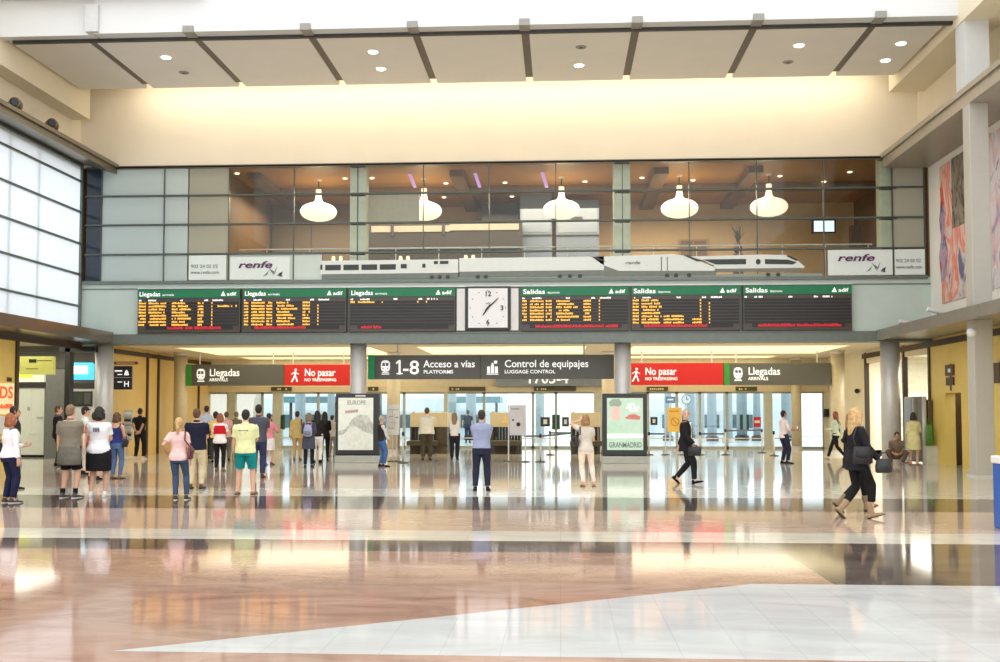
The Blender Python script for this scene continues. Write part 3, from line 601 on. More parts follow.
wheels = MB()
for p_ in (432, 440, 448, 478, 486, 560, 570, 580, 667, 676, 689, 768, 778):
    x, z = fx(p_), fz(277); wheels.prism([(x+.07*cos(q), z+.07*sin(q)) for q in [k*pi/5 for k in range(10)]], TY-.035, TY-.02)
car('carriage', rc(320.5, 259, 458.3, 272.5), rc(322, 272.5, 458, 278), [rc(325.5, 263.3, 341, 268.7), rc(343.7, 263.3, 359, 268.7), rc(361.7, 263.3, 377.3, 268.7), rc(380, 263.3, 396, 268.7), rc(401, 263.3, 407, 267.5), rc(422.6, 263.3, 425.6, 267), rc(434, 260.6, 438, 263.6), rc(440, 260.6, 448.5, 263.6)])
car('carriage', rc(459.4, 258, 604, 271.5), rc(460, 271.5, 604, 277), [rc(320.6, 263, 322.6, 268)])
car('power_car', [(592, 258.2), (672, 256.5), (684, 258), (698, 263), (712, 268.5), (717, 271.5), (712, 274), (640, 274), (619, 272.5), (604, 267)], [(604, 267), (619, 272.5), (716, 273.5), (716, 277.5), (604, 277.5)],
    [[(591, 258), (598, 259), (606, 263), (600, 262)], [(683, 257.7), (688, 258), (703, 264), (697, 264)], rc(661, 259, 661.7, 273), rc(667, 259, 667.7, 273), [(707, 266.5), (714, 268), (713, 269)]],
    [('operator_name', text('operator_name', 'renfe', fx(625), TY-.03, fz(265.5), .1, GRYT, t, fx(640)-fx(625), .02, .25).data and poly(rc(645, 267, 648, 267.4), TY-.02, TY-.015), TLG)])
car('power_car', [(689, 259), (760, 258), (786, 258.6), (797, 264), (805, 270.5), (800, 273.5), (720, 273.5), (713, 268), (704, 263)], rc(715, 271.5, 802, 274.5),
    [[(703, 262.2), (746, 262.2), (746, 267.3), (716, 267.3)], [(756, 263.5), (758, 262), (760.5, 263.5), (760.5, 266.5), (758, 268), (756, 266.5)], [(765, 262.6), (788, 263.4), (797, 266), (793, 268), (765, 267.3)], [(786, 259.6), (789, 259.3), (799, 264), (796, 264.6)]])
obj('wheels', wheels, TDK, t)

# ================================================================== LOUNGE CONTENTS
LAMPM = mat('lamp_glass', (255, 246, 218), .4, var=.01, emit=.62)
for i, (px, py, wd, ht, lb) in enumerate(((318.5, 212, 37, 20, 'leftmost of the cream onion shaped pendant lamps'), (424, 211, 36, 20, 'cream pendant lamp half hidden by the white partition'), (561.5, 209.5, 37, 20, 'cream onion shaped pendant lamp in the middle of the lounge'), (679.5, 208.5, 37, 20, 'cream pendant lamp right of the second pale green column'), (769, 207, 37, 20, 'rightmost cream pendant lamp, above the plant and screen'))):
    Y = 37.2; c = P(px, py, Y); r = wd*Y/FPX/2; h = ht*Y/FPX/2
    t = thing('pendant_lamp', lb, 'lamp', (c.x, Y, c.z-h), 0, 'pendant lamps in the upstairs lounge')
    prof = [(.02, -h)]+[(r*cos(a)**.85, h*.92*sin(a)) for a in [-pi/2+pi*k/16 for k in range(1, 14)]]+[(.2, h*.95), (.13, h*1.15), (.10, h*1.6), (.10, h*2.3)]
    obj('shade', MB().lathe(prof, c.x, Y, c.z, 28), LAMPM, t, smooth=True)
    obj('cord', MB().tube((c.x, Y, c.z+h*2.2), (c.x, Y, zlc), .02), DARK, t); obj('canopy', MB().lathe([(.12, 0), (.1, -.05), (.02, -.07)], c.x, Y, zlc, 16), STEEL, t)
def bx(name, lb, cat, px0, py0, px1, py1, Y, dep, m, parts=(), bev=.01, floor=None):
    x0, x1, z0, z1 = R(px0, py0, px1, py1, Y); z0 = z0 if floor is None else floor; t = thing(name, lb, cat, ((x0+x1)/2, Y, z0)); obj('body', MB().box(x0, x1, Y, Y+dep, z0, z1), m, t, bevel=bev)
    for n_, a, b_, c_, d_, m2, th_ in parts:
        q = R(px0+(px1-px0)*a, py0+(py1-py0)*b_, px0+(px1-px0)*c_, py0+(py1-py0)*d_, Y); obj(n_, MB().box(q[0], q[1], Y-th_, Y+.005, q[2], q[3]), m2, t)
    return t
bx('white_partition', 'white partition wall in front of a pendant lamp', 'partition', 369, 193, 419, 222, 36.2, .12, mat('partition_white', (196, 192, 180), .6))
LDK = mat('lounge_dark', (54, 48, 42), .5); LSTR = mat('lounge_pale_strip', (166, 156, 142), .5); BLU = mat('lounge_blue_grey', (112, 122, 138), .35)
bx('bar_canopy', 'dark canopy over the lounge bar behind the mural', 'canopy', 362, 221, 522, 252, 39.5, .5, LDK, [('light_strip', .06, .16, .55, .36, LSTR, .05), ('light_strip', .55, .1, .98, .3, LSTR, .05), ('hanger', .18, .1, .2, .5, DARK, .08), ('hanger', .5, .05, .52, .45, DARK, .08), ('bottle_shelf', .0, .86, .98, .9, STEEL, .12)], floor=zlf)
bx('bar_bulkhead', 'dark upper bulkhead behind the bar canopy', 'bulkhead', 482, 203, 519, 222, 41, .3, LDK, floor=zlf)
bx('glass_cabinet', 'blue grey cabinet wall at the lounge centre, left half', 'cabinet', 520, 193, 552, 256, 40.2, .6, BLU, [('shelf', 0, .66, 1, .68, DARK, .06), ('door', .05, .05, .95, .62, mat('cabinet_glass', (128, 138, 152), .2), .02)], floor=zlf)
bx('glass_cabinet', 'blue grey cabinet wall at the lounge centre, right half', 'cabinet', 556, 200, 599, 256, 40.2, .6, BLU, [('shelf', 0, .62, 1, .64, DARK, .06), ('door', .05, .05, .95, .58, mat('cabinet_glass', ()), .02), ('emblem', .35, .3, .62, .36, DARK, .04)], floor=zlf)
bx('wall_screen', 'lit screen on the lounge wall at right', 'screen', 812, 219.5, 836, 233, 40, .12, BLACK, [('display', .08, .1, .92, .9, mat('screen_glow', (206, 222, 235), .3, var=.04, emit=.9), .02)])
bx('lounge_door', 'tan panelled door on lounge back wall near the plant', 'door', 679, 239, 708, 268, 42.3, .1, mat('tan_door', (158, 126, 84), .5), [('leaf', .06, .06, .48, 1, LB, .03), ('leaf', .52, .06, .94, 1, LB, .03)], floor=zlf)
bx('dark_niche', 'dark brown niche on lounge wall beside right column', 'niche', 851, 225, 881, 262, 41.5, .3, mat('niche_brown', (104, 78, 52), .6), [('shelf', 0, .45, 1, .48, LB, .1)])
bx('lounge_dark_panel', 'added dark brown grey panel at the left end of the lounge', 'partition', 232, 190, 352, 256, 41.8, .15, mat('dark_panel_brown', (118, 100, 78), .5), [('joint', .33, 0, .335, 1, DARK, .02), ('joint', .66, 0, .665, 1, DARK, .02), ('rail', 0, .5, 1, .52, DARK, .03)], floor=zlf)  # added panel that darkens the left part of the lounge back wall
VIO = mat('violet_glow', (186, 150, 214), .5, var=.03, emit=.55)
for a, c, lb in ((404, 413, 'slanted violet lit ceiling bar above white partition'), (470, 478, 'left upright of the violet lit ceiling frame'), (538, 545, 'right upright of the violet lit ceiling frame')):
    q0, q1 = P(a, 164, 36.5), P(c, 187, 36.5); t = thing('violet_light_bar', lb, 'light', ((q0.x+q1.x)/2, 36.6, q1.z))
    obj('tube', MB().prism([(q0.x, q0.z), (q0.x+.12, q0.z), (q1.x+.12, q1.z), (q1.x, q1.z)][::-1], 36.5, 36.6), VIO, t)
q0, q1 = P(471, 166, 36.5), P(540, 166, 36.5); t = thing('violet_light_bar', 'long top bar of the violet lit ceiling frame', 'light', ((q0.x+q1.x)/2, 36.6, q0.z)); obj('tube', MB().box(q0.x, q1.x, 36.5, 36.6, q0.z-.08, q0.z+.08), mat('violet_white', (214, 200, 216), .5, emit=.3), t)
DL = mat('downlight_glow', (255, 236, 196), .4, var=0, emit=2.2)
for (px, Y) in ((237, 36), (237, 39), (262, 37.5), (265, 40), (345, 37), (372, 37), (446, 38), (444, 40.5), (505, 38), (512, 40.5), (585, 38), (642, 37.5), (646, 40), (693, 38), (780, 37.5), (824, 38.5), (850, 37)):
    x = P(px, 180, Y).x; t = thing('lounge_downlight', 'small round downlight in the brown lounge ceiling', 'light', (x, Y, zlc), 0, 'small downlights in the lounge ceiling')
    obj('lens', MB().lathe([(.075, -.03), (.08, 0)], x, Y, zlc-.005, 14), DL, t); obj('ring', MB().lathe([(.11, -.012), (.11, 0)], x, Y, zlc, 14), STEEL, t)
# plant, railing, bar tables
c = P(738, 258, 38.5); t = thing('vase_plant', 'tall dark plant in a vase behind the right part of the mural', 'plant', (c.x, 38.5, zlf))
obj('plinth', MB().box(c.x-.16, c.x+.16, 38.35, 38.65, zlf, c.z+.15), LB, t); obj('vase', MB().lathe([(.08, 0), (.15, .12), (.16, .25), (.09, .36), (.1, .4)], c.x, 38.5, c.z+.15, 16), mat('dark_clay', (72, 50, 34), .5), t, smooth=True)
b = MB(); random.seed(3)
for k in range(16):
    a = random.random()*6.28; sp = .1+.22*random.random(); h = .35+.5*random.random(); p0 = Vector((c.x, 38.5, c.z+.5)); p1 = p0+Vector((cos(a)*sp*.4, sin(a)*sp*.4, h*.6)); p2 = p0+Vector((cos(a)*sp, sin(a)*sp, h))
    b.loft([(p0, .012, .012), (p1, .022, .008), (p2, .003, .003)], 5)
obj('leaves', b, mat('dark_leaf', (64, 62, 34), .6), t)
t = thing('lounge_railing', 'thin railing along the front of the lounge floor', 'railing', (fx(560), 34.7, zlf)); zr = zt[3]+.25
obj('handrail', MB().tube((fx(232), 34.75, zr), (fx(880), 34.75, zr), .025), STEEL, t); b = MB()
for px in range(260, 880, 44): obj('post', MB().tube((fx(px), 34.75, zlf), (fx(px), 34.75, zr), .018), STEEL, t)
for i, (px, Y) in enumerate(((262, 36.2), (298, 36.6), (338, 36.3), (405, 36.4), (470, 36.3), (846, 36.2))):
    c = P(px, 250, Y); lb = ['lounge table behind the glazing above the left renfe panel', 'lounge table just left of the first column', 'lounge table beside the first column foot', 'lounge table below the white partition', 'lounge table below the violet frame', 'lounge table above the right renfe panel'][i]
    t = thing('lounge_table', lb, 'table', (c.x, Y, zlf)); z = zt[3]+.02; obj('top', MB().lathe([(.4, z-.04), (.4, z)], c.x, Y, 0, 20), WHITE, t); obj('stem', MB().lathe([(.2, zlf), (.04, zlf+.04), (.03, z-.04)], c.x, Y, 0, 14), STEEL, t)
    for sx in (-.14, .12):
        g_ = thing('table_lantern', 'small glowing lantern glass on a lounge table', 'lantern', (c.x+sx, Y-.1, z), 0, 'lantern glasses on the lounge tables'); obj('glass', MB().lathe([(.05, 0), (.065, .1), (.05, .2)], c.x+sx, Y-.1, z, 12), mat('lantern_glow', (255, 232, 190), .4, emit=.7), g_); obj('foot', MB().lathe([(.06, -.0), (.06, .015)], c.x+sx, Y-.1, z, 12), STEEL, g_)

# ================================================================== CEILING FITTINGS, SPEAKERS, POSTERS
for px, py, lb in ((166, 57, 'downlight in the second ceiling panel from the left'), (373, 51.5, 'front downlight in the fourth ceiling panel'), (381, 68.5, 'rear downlight in the fourth ceiling panel'), (579, 65, 'downlight in the ceiling panel right of the middle'), (799, 45, 'downlight in the second last ceiling panel'), (901, 43, 'front downlight in the rightmost ceiling panel'), (885.5, 60, 'rear downlight in the rightmost ceiling panel')):
    d = ray(px, py); k = (ZC-CAMH)/d.z; c = Vector((0, 0, CAMH))+d*k
    t = thing('ceiling_downlight', lb, 'light', (c.x, c.y, ZC), 0, 'downlights in the white ceiling panels')
    obj('lens', MB().lathe([(.13, -.03), (.15, 0)], c.x, c.y, ZC-.005, 20), mat('downlight_white', (255, 250, 235), .4, var=0, emit=2.5), t); obj('ring', MB().lathe([(.19, -.015), (.19, 0)], c.x, c.y, ZC, 20), WHITE, t)
for px, py, lb in ((184, 72.5, 'flat grille on the second ceiling panel from the left'), (788, 62, 'flat grille on the second last ceiling panel'), (581, 47, 'flat grille near the middle of the ceiling panels')):
    d = ray(px, py); k = (ZC-CAMH)/d.z; c = Vector((0, 0, CAMH))+d*k
    t = thing('ceiling_grille', lb, 'vent', (c.x, c.y, ZC)); obj('disc', MB().lathe([(.14, -.02), (.16, 0)], c.x, c.y, ZC, 18), mat('grille_grey', (150, 146, 138), .6), t); obj('ring', MB().lathe([(.05, -.03), (.06, 0)], c.x, c.y, ZC, 14), DARK, t)
for px, py, lb in ((13, 104, 'nearer brown loudspeaker on the left beige ledge'), (50, 124.5, 'farther brown loudspeaker on the left beige ledge')):
    c = PX(px, py, -15.2); t = thing('loudspeaker', lb, 'speaker', (c.x, c.y, zl1)); a = MB()
    a.tube((c.x, c.y+.12, c.z), (c.x+.2, c.y-.28, c.z-.03), .2, .14, 18); obj('horn', a, mat('speaker_brown', (110, 92, 62), .5), t, smooth=False)
    obj('grille', MB().tube((c.x+.2, c.y-.28, c.z-.03), (c.x+.215, c.y-.3, c.z-.03), .125, .1, 18), BLACK, t)
    obj('bracket', MB().tube((c.x, c.y+.1, zl1-.02), (c.x, c.y+.02, c.z), .035).tube((XL-.1, c.y, c.z), (c.x, c.y, c.z), .03), BRONZE, t)
def art(name, cols, sc_):
    m = bpy.data.materials.new(name); m.use_nodes = True; nt = m.node_tree; b = nt.nodes['Principled BSDF']; b.inputs['Roughness'].default_value = .5
    tc = nt.nodes.new('ShaderNodeTexCoord'); mp = nt.nodes.new('ShaderNodeMapping'); mp.inputs['Scale'].default_value = (1, 1.2, .55); n = nt.nodes.new('ShaderNodeTexNoise'); n.inputs['Scale'].default_value = sc_; n.inputs['Detail'].default_value = 6; n.inputs['Distortion'].default_value = 1.6
    nt.links.new(tc.outputs['Object'], mp.inputs[0]); nt.links.new(mp.outputs[0], n.inputs['Vector']); r = nt.nodes.new('ShaderNodeValToRGB'); e = r.color_ramp.elements
    r.color_ramp.interpolation = 'EASE'
    for i, (p, c) in enumerate(cols):
        k = e[i] if i < 2 else e.new(p); k.position = p; k.color = lin(c)
    nt.links.new(n.outputs['Fac'], r.inputs[0]); nt.links.new(r.outputs[0], b.inputs['Base Color']); return m
ya, yb_ = PX(941, 200, XR).y, PX(968, 200, XR).y; zp0, zp1 = 4.95, 9.2; yc = PX(956, 200, XR).y
t = thing('wall_poster', 'tall red and blue figure poster on the right white wall', 'poster', (XR-.03, (ya+yb_)/2, zp0))
obj('sheet', MB().box(XR-.03, XR, yb_-.5, ya, zp0, zp1), art('poster_paint', [(.34, (96, 100, 140)), (.43, (222, 210, 206)), (.5, (232, 132, 110)), (.57, (238, 206, 192)), (.68, (214, 84, 66))], .8), t)
obj('grey_photo_strip', MB().box(XR-.05, XR-.03, yb_-.5, yc+.2, 7.1, zp1), art('poster_grey', [(.35, (70, 62, 56)), (.6, (150, 138, 124))], 3), t)
obj('figure_shape', MB().add([(XR-.045, yc+1.0+dy, z) for dy, z in ((.2, 5.6), (.35, 6.4), (.15, 7.0), (.3, 7.6), (.05, 8.1), (-.15, 7.7), (-.1, 7.1), (-.35, 6.5), (-.2, 5.8))]+[(XR-.03, yc+1.0+dy, z) for dy, z in ((.2, 5.6), (.35, 6.4), (.15, 7.0), (.3, 7.6), (.05, 8.1), (-.15, 7.7), (-.1, 7.1), (-.35, 6.5), (-.2, 5.8))], [tuple(range(9)), tuple(range(17, 8, -1))]+[(i, i+9, (i+1) % 9+9, (i+1) % 9) for i in range(9)]), art('poster_blue', [(.35, (60, 70, 130)), (.55, (180, 160, 180)), (.7, (196, 60, 60))], 2.2), t)
y2 = PX(992, 200, XR).y
t = thing('wall_poster', 'pale blue and pink poster at the right picture edge', 'poster', (XR-.03, y2-1, 5))
obj('sheet', MB().box(XR-.03, XR, y2-2.2, y2, 4.95, 9.2), art('poster_pale', [(.34, (110, 120, 180)), (.46, (226, 222, 226)), (.6, (224, 190, 196)), (.72, (150, 150, 196))], 1.3), t)
obj('border', MB().box(XR-.035, XR-.0, y2, y2+.05, 4.9, 9.25), STEEL, t)
for px, py, lb in ((909, 324, 'farther small floodlight on the right canopy edge'), (938, 312, 'nearer small floodlight on the right canopy edge')):
    c = PX(px, py, 10.5); t = thing('floodlight', lb, 'light', (c.x, c.y, zc1+.1)); obj('body', MB().tube((c.x-.28, c.y, c.z+.08), (c.x+.28, c.y-.1, c.z-.06), .07, .07, 14), STEEL, t); obj('bracket', MB().tube((c.x, c.y, zc1+.05), (c.x, c.y, c.z), .03), DARK, t); obj('lens', MB().tube((c.x-.29, c.y, c.z+.083), (c.x-.27, c.y, c.z+.075), .065, .065, 14), WHITE, t)

# ================================================================== COLUMNS
def column(px, Y, r, m, lb, h=ZM):
    x = P(px, 420, Y).x; t = thing('round_column', lb, 'column', (x, Y, 0))
    obj('shaft', MB().lathe([(r, .0), (r, h)], x, Y, 0, 36), m, t, smooth=True); obj('base_ring', MB().lathe([(r+.03, 0), (r+.03, .12), (r+.005, .14)], x, Y, 0, 36), STEEL, t); obj('capital_ring', MB().lathe([(r+.005, h-.12), (r+.02, h-.1), (r+.02, h)], x, Y, 0, 36), STEEL, t)
BCOL = mat('beige_column', (206, 192, 162), .4, .1, .04)
for a in ((103.5, 34.5, .30, STEEL, 'steel column at the left end below the canopy'), (358, 34.5, .27, STEEL, 'steel column above the left poster kiosk'), (623, 34.5, .27, STEEL, 'steel column above the right poster kiosk'), (891, 34.5, .30, STEEL, 'broad steel column beside the crouching person'),
          (180, 41.4, .26, BCOL, 'beige column by the left arrivals sign end'), (393.5, 41.4, .26, BCOL, 'beige column behind the white map board'), (608.5, 41.4, .26, BCOL, 'beige column behind the right poster kiosk'), (838.5, 41.4, .26, BCOL, 'beige column at the right arrivals sign end'), (796.5, 46.3, .22, BCOL, 'beige column by the doors behind man in white shirt')): column(*a)

# ================================================================== KIOSKS, MACHINES, STANDS
def kiosk(px0, px1, Y, lb):
    x0, x1, z0, z1 = R(px0, 393.5, px1, 463, Y); z0 = 0; t = thing('poster_kiosk', lb, 'advertising kiosk', ((x0+x1)/2, Y, 0))
    obj('plinth', MB().box(x0-.02, x1+.05, Y-.05, Y+.5, 0, .23), mat('kiosk_plinth', (178, 178, 168), .5), t, bevel=.015); obj('plinth_shadow_gap', MB().box(x0, x1, Y-.02, Y+.45, .23, .25), DARK, t)
    obj('casing', MB().box(x0, x1, Y, Y+.45, .25, z1), mat('kiosk_black', (36, 38, 38), .3), t, bevel=.02)
    return t, x0, x1, z1
KY = 33.3
t, x0, x1, z1 = kiosk(335.5, 379.5, KY, 'lit poster kiosk with pale mountain picture at left'); W = x1-x0; a0, a1, b0, b1 = R(338.3, 397.8, 373.2, 450, KY)
PAP = mat('poster_paper', (214, 216, 204), .5, var=.05, scale=5, emit=.22); PG1 = mat('poster_grey_ink', (150, 152, 142), .6, emit=.2); PG2 = mat('poster_mid_grey', (184, 186, 174), .6, emit=.3); PG3 = mat('poster_red_grey', (176, 150, 142), .6, emit=.2)
ps = obj('poster', MB().box(a0, a1, KY-.02, KY+.01, b0, b1), PAP, t); w_, h_ = a1-a0, b1-b0; U = lambda a, b: (a0+a*w_, b0+b*h_)
text('lettering', 'EUROPE', a0+w_*.26, KY-.03, b0+h_*.87, .14, PG1, ps, w_*.52, .016); obj('caption_bar', MB().prism([U(.2, .7), U(.56, .72), U(.58, .78), U(.2, .75)], KY-.03, KY-.02), PG3, ps)
obj('mountain_ink', MB().prism([U(0, .28), U(.15, .3), U(.35, .44), U(.55, .44), U(.7, .36), U(1, .3), U(1, .5), U(.85, .66), U(.6, .68), U(.42, .6), U(.2, .4), U(0, .36)], KY-.03, KY-.02), art('mountain_paint', [(.35, (172, 174, 164)), (.5, (200, 202, 190)), (.65, (218, 220, 208))], 7), ps)
obj('rock_ink', MB().prism([U(.1, 0), U(.95, 0), U(.92, .2), U(.75, .34), U(.6, .38), U(.42, .42), U(.22, .3), U(.16, .14)], KY-.035, KY-.03), art('rock_paint', [(.3, (222, 226, 210)), (.6, (240, 242, 230)), (.75, (230, 234, 218))], 6), ps)
obj('top_plate', MB().box(x0+W*.45, x0+W*.68, KY-.02, KY, z1-.1, z1-.05), PG2, t)
t, x0, x1, z1 = kiosk(602.5, 647, KY, 'lit poster kiosk with pale green face poster at right'); a0, a1, b0, b1 = R(607, 398, 643, 450, KY); w_, h_ = a1-a0, b1-b0
PGR = mat('poster_mint', (186, 210, 190), .5, var=.05, emit=.25); ps = obj('poster', MB().box(a0, a1, KY-.02, KY+.01, b0, b1), PGR, t)
obj('face_print', MB().prism([U(.12, .6), U(.2, .56), U(.34, .58), U(.38, .7), U(.36, .82), U(.26, .86), U(.14, .82), U(.1, .7)], KY-.03, KY-.02), mat('face_print_pink', (222, 184, 170), .6, emit=.3), ps)
obj('hair_print', MB().prism([U(.08, .84), U(.36, .84), U(.42, .9), U(.34, .98), U(.16, .98), U(.06, .92)], KY-.035, KY-.025), mat('hair_print_grey', (150, 166, 150), .6, emit=.2), ps)
obj('shirt_print', MB().prism([U(.02, .34), U(.46, .34), U(.42, .5), U(.3, .58), U(.16, .58), U(.04, .48)], KY-.028, KY-.02), mat('shirt_print_mint', (176, 204, 182), .6, emit=.3), ps)
obj('red_print', MB().prism([U(.52, .6), U(.9, .58), U(.93, .64), U(.78, .69), U(.62, .68), U(.5, .62)], KY-.03, KY-.02), mat('red_print_ink', (196, 116, 108), .6, emit=.25), ps)
obj('pale_band', MB().prism([U(0, .23), U(1, .23), U(1, .31), U(0, .31)], KY-.026, KY-.02), mat('pale_band_ink', (232, 242, 230), .5, emit=.4), ps)
text('lettering', 'GRANMADRID', a0+w_*.05, KY-.03, b0+h_*.05, .17, mat('poster_letter_green', (120, 150, 130), .6), ps, w_*.9, .02); b = MB()
for zz, q0, q1 in ((.86, .58, .84), (.8, .54, .9), (.74, .62, .88)):
    d = dots(a0+w_*q0, a0+w_*q1, b0+h_*zz, b0+h_*zz+.07, KY-.03, .9, .045); b.add(d.v, d.f)
obj('script_lettering', b, WHT, ps)
# luggage scanners
HOOD = mat('scanner_beige', (212, 196, 158), .5, var=.016); SDRK = mat('scanner_dark', (74, 62, 44), .5); CURT = mat('scanner_curtain', (48, 42, 34), .7, var=.1)
for px0, px1, dk0, dk1, lb in ((410, 447, 412, 436, 'luggage scanner in front of big man in cream shirt'), (490, 520.5, 493, 519, 'luggage scanner behind the grey notice board'), (571, 600, 573, 599, 'luggage scanner behind woman in cream trousers')):
    Y = 41.0; x0, x1, z0, z1 = R(px0, 412.5, px1, 455, Y); t = thing('luggage_scanner', lb, 'scanner', ((x0+x1)/2, Y, 0)); q = R(dk0, 427, dk1, 444, Y)
    obj('hood', MB().box(x0, x1, Y+.02, Y+1.6, q[3], z1), HOOD, t, bevel=.016); obj('side_panel', MB().box(x0, q[0], Y+.02, Y+1.6, .3, q[3]), SDRK, t); obj('side_panel', MB().box(q[1], x1, Y+.02, Y+1.6, .3, q[3]), SDRK, t)
    b = MB(); x = q[0]
    while x < q[1]-.05: b.box(x, x+.11, Y+.1, Y+.12, q[2], q[3]); x += .12
    obj('curtain', b, CURT, t); obj('conveyor', MB().box(q[0]-.12, q[1]+.12, Y-.7, Y+.05, .32, .5), mat('conveyor_dark', (70, 62, 44), .5), t, bevel=.02); obj('belt', MB().box(q[0]-.02, q[1]+.02, Y-.68, Y+.05, .5, .515), mat('belt_olive', (112, 102, 72), .6), t)
    b = MB()
    for sx in (q[0], q[1]-.08): obj('leg', MB().box(sx, sx+.08, Y-.6, Y-.5, 0, .33), DARK, t)
    obj('base', MB().box(x0, x1, Y+.02, Y+1.6, 0, .32), mat('scanner_base', (84, 74, 52), .6), t)
    mx = (x0+x1)/2; obj('warning_triangle', MB().prism([(mx-.15, z1-.42), (mx+.15, z1-.42), (mx, z1-.12)], Y, Y+.02), mat('warning_yellow', (238, 206, 120), .5), t)
    obj('red_button', MB().lathe([(.04, 0), (.04, .03)], x0+.1, Y+.3, z1, 12), mat('button_red', (190, 50, 40), .5), t)
# notice boards on posts and belt posts
def board(px0, px1, py0, py1, base, lb, m, deco, posts):
    Y = G((px0+px1)/2, base).y; x0, x1, z0, z1 = R(px0, py0, px1, py1, Y); t = thing('notice_board', lb, 'notice board', ((x0+x1)/2, Y, 0)); obj('panel', MB().box(x0, x1, Y-.03, Y, z0, z1), m, t, bevel=.008)
    for p_ in posts:
        x = P(p_, 430, Y).x; o = obj('post', MB().tube((x, Y+.03, .02), (x, Y+.03, z1), .022), STEEL, t); obj('foot', MB().lathe([(.17, 0), (.16, .02), (.03, .04)], x, Y+.03, 0, 18), DARK, o)
    deco(t, x0, x1, z0, z1, Y-.035)
INKB = mat('map_ink', (150, 140, 128), .6)
def d1(t, x0, x1, z0, z1, y):
    b = MB(); w_ = x1-x0; h_ = z1-z0
    for a, c, q, r in ((.1, .9, .82, .84), (.15, .5, .6, .62), (.4, .42, .2, .8), (.2, .8, .4, .41), (.6, .62, .3, .7), (.1, .6, .22, .235), (.7, .9, .55, .6)): b.box(x0+a*w_, x0+c*w_, y-.003, y+.005, z0+q*h_, z0+r*h_)
    obj('map_lines', b, INKB, t)
board(387.5, 399.5, 404.5, 435, 461.5, 'white map board standing before a beige column', mat('board_white', (222, 216, 204), .5), d1, (392.5, 396.5))
def d2(t, x0, x1, z0, z1, y):
    w_ = x1-x0; h_ = z1-z0; b = MB()
    for cx_, cz_, r in ((.55, .36, .13), (.22, .5, .06)): b.add([(x0+w_*cx_+w_*r*cos(q), y, z0+h_*cz_+w_*r*sin(q)) for q in [k*pi/8 for k in range(16)]], [tuple(range(16))])
    b.box(x0+.1*w_, x0+.6*w_, y-.002, y+.01, z0+.86*h_, z0+.88*h_); obj('round_symbol', b, INK, t)
board(509.5, 525.7, 405, 435.3, 462, 'grey notice board with round black symbol on two posts', mat('board_grey', (196, 192, 190), .5), d2, (508.5, 525.3))
def d3(t, x0, x1, z0, z1, y):
    w_ = x1-x0; h_ = z1-z0; c_ = (x0+w_*.55, z0+h_*.42); b = MB()
    for k in range(20):
        a, c = 2*pi*k/20, 2*pi*(k+1)/20; r0, r1 = w_*.26, w_*.32; b.add([(c_[0]+r*cos(q), y, c_[1]+r*sin(q)) for r, q in ((r0, a), (r1, a), (r1, c), (r0, c))], [(0, 1, 2, 3)])
    b.prism([(c_[0]-.2*w_, c_[1]+.16*w_), (c_[0]-.16*w_, c_[1]+.2*w_), (c_[0]+.2*w_, c_[1]-.16*w_), (c_[0]+.16*w_, c_[1]-.2*w_)], y-.002, y+.005)
    d = dots(x0+.15*w_, x0+.85*w_, z0+.82*h_, z0+.88*h_, y, .9, .05); b.add(d.v, d.f); obj('prohibition_symbol', b, mat('board_orange_ink', (206, 130, 40), .6), t)
board(667.5, 681, 407.5, 432, 455, 'yellow orange notice board behind the suited man', mat('board_yellow', (240, 196, 96), .5), d3, (665.5, 681.5))
def post(px, base, top, lb, belts=()):
    g = G(px, base); h = P(px, top, g.y).z; t = thing('belt_post', lb, 'barrier post', g); obj('pole', MB().tube(g+Vector((0, 0, .02)), g+Vector((0, 0, h)), .03), STEEL, t, smooth=True); obj('foot', MB().lathe([(.18, 0), (.17, .02), (.04, .05)], g.x, g.y, 0, 20), DARK, t); obj('head', MB().lathe([(.04, h-.12), (.04, h)], g.x, g.y, 0, 14), BLACK, t)
    for (p2, b2) in belts:
        e = G(p2, b2); obj('belt', MB().add([g+Vector((0, 0, h-.1)), g+Vector((0, 0, h-.04)), e+Vector((0, 0, h-.04)), e+Vector((0, 0, h-.1))]+[g+Vector((0, .01, h-.1)), g+Vector((0, .01, h-.04)), e+Vector((0, .01, h-.04)), e+Vector((0, .01, h-.1))], [(0, 1, 2, 3), (7, 6, 5, 4), (0, 4, 5, 1), (3, 2, 6, 7), (1, 5, 6, 2), (0, 3, 7, 4)]), mat('belt_grey_blue', (90, 94, 104), .6), t)
post(540.5, 462, 434, 'belt post right of the grey notice board', [(524, 462), (571, 456)]); post(550, 455, 431, 'slim belt post before the green handled doors', [(572, 455)])
post(725.5, 455, 429, 'belt post on the floor right of the suited man', [(762, 453)]); post(762, 453, 429, 'belt post in front of the right red sticker'); post(649, 455, 432, 'belt post right behind the right kiosk', [(665, 455)])
post(403, 463, 432, 'slim belt post beside the white map board'); post(774, 456, 431, 'dark belt post behind man in white shirt'); post(700, 455, 432, 'belt post immediately behind the suited man', [(725, 455)])
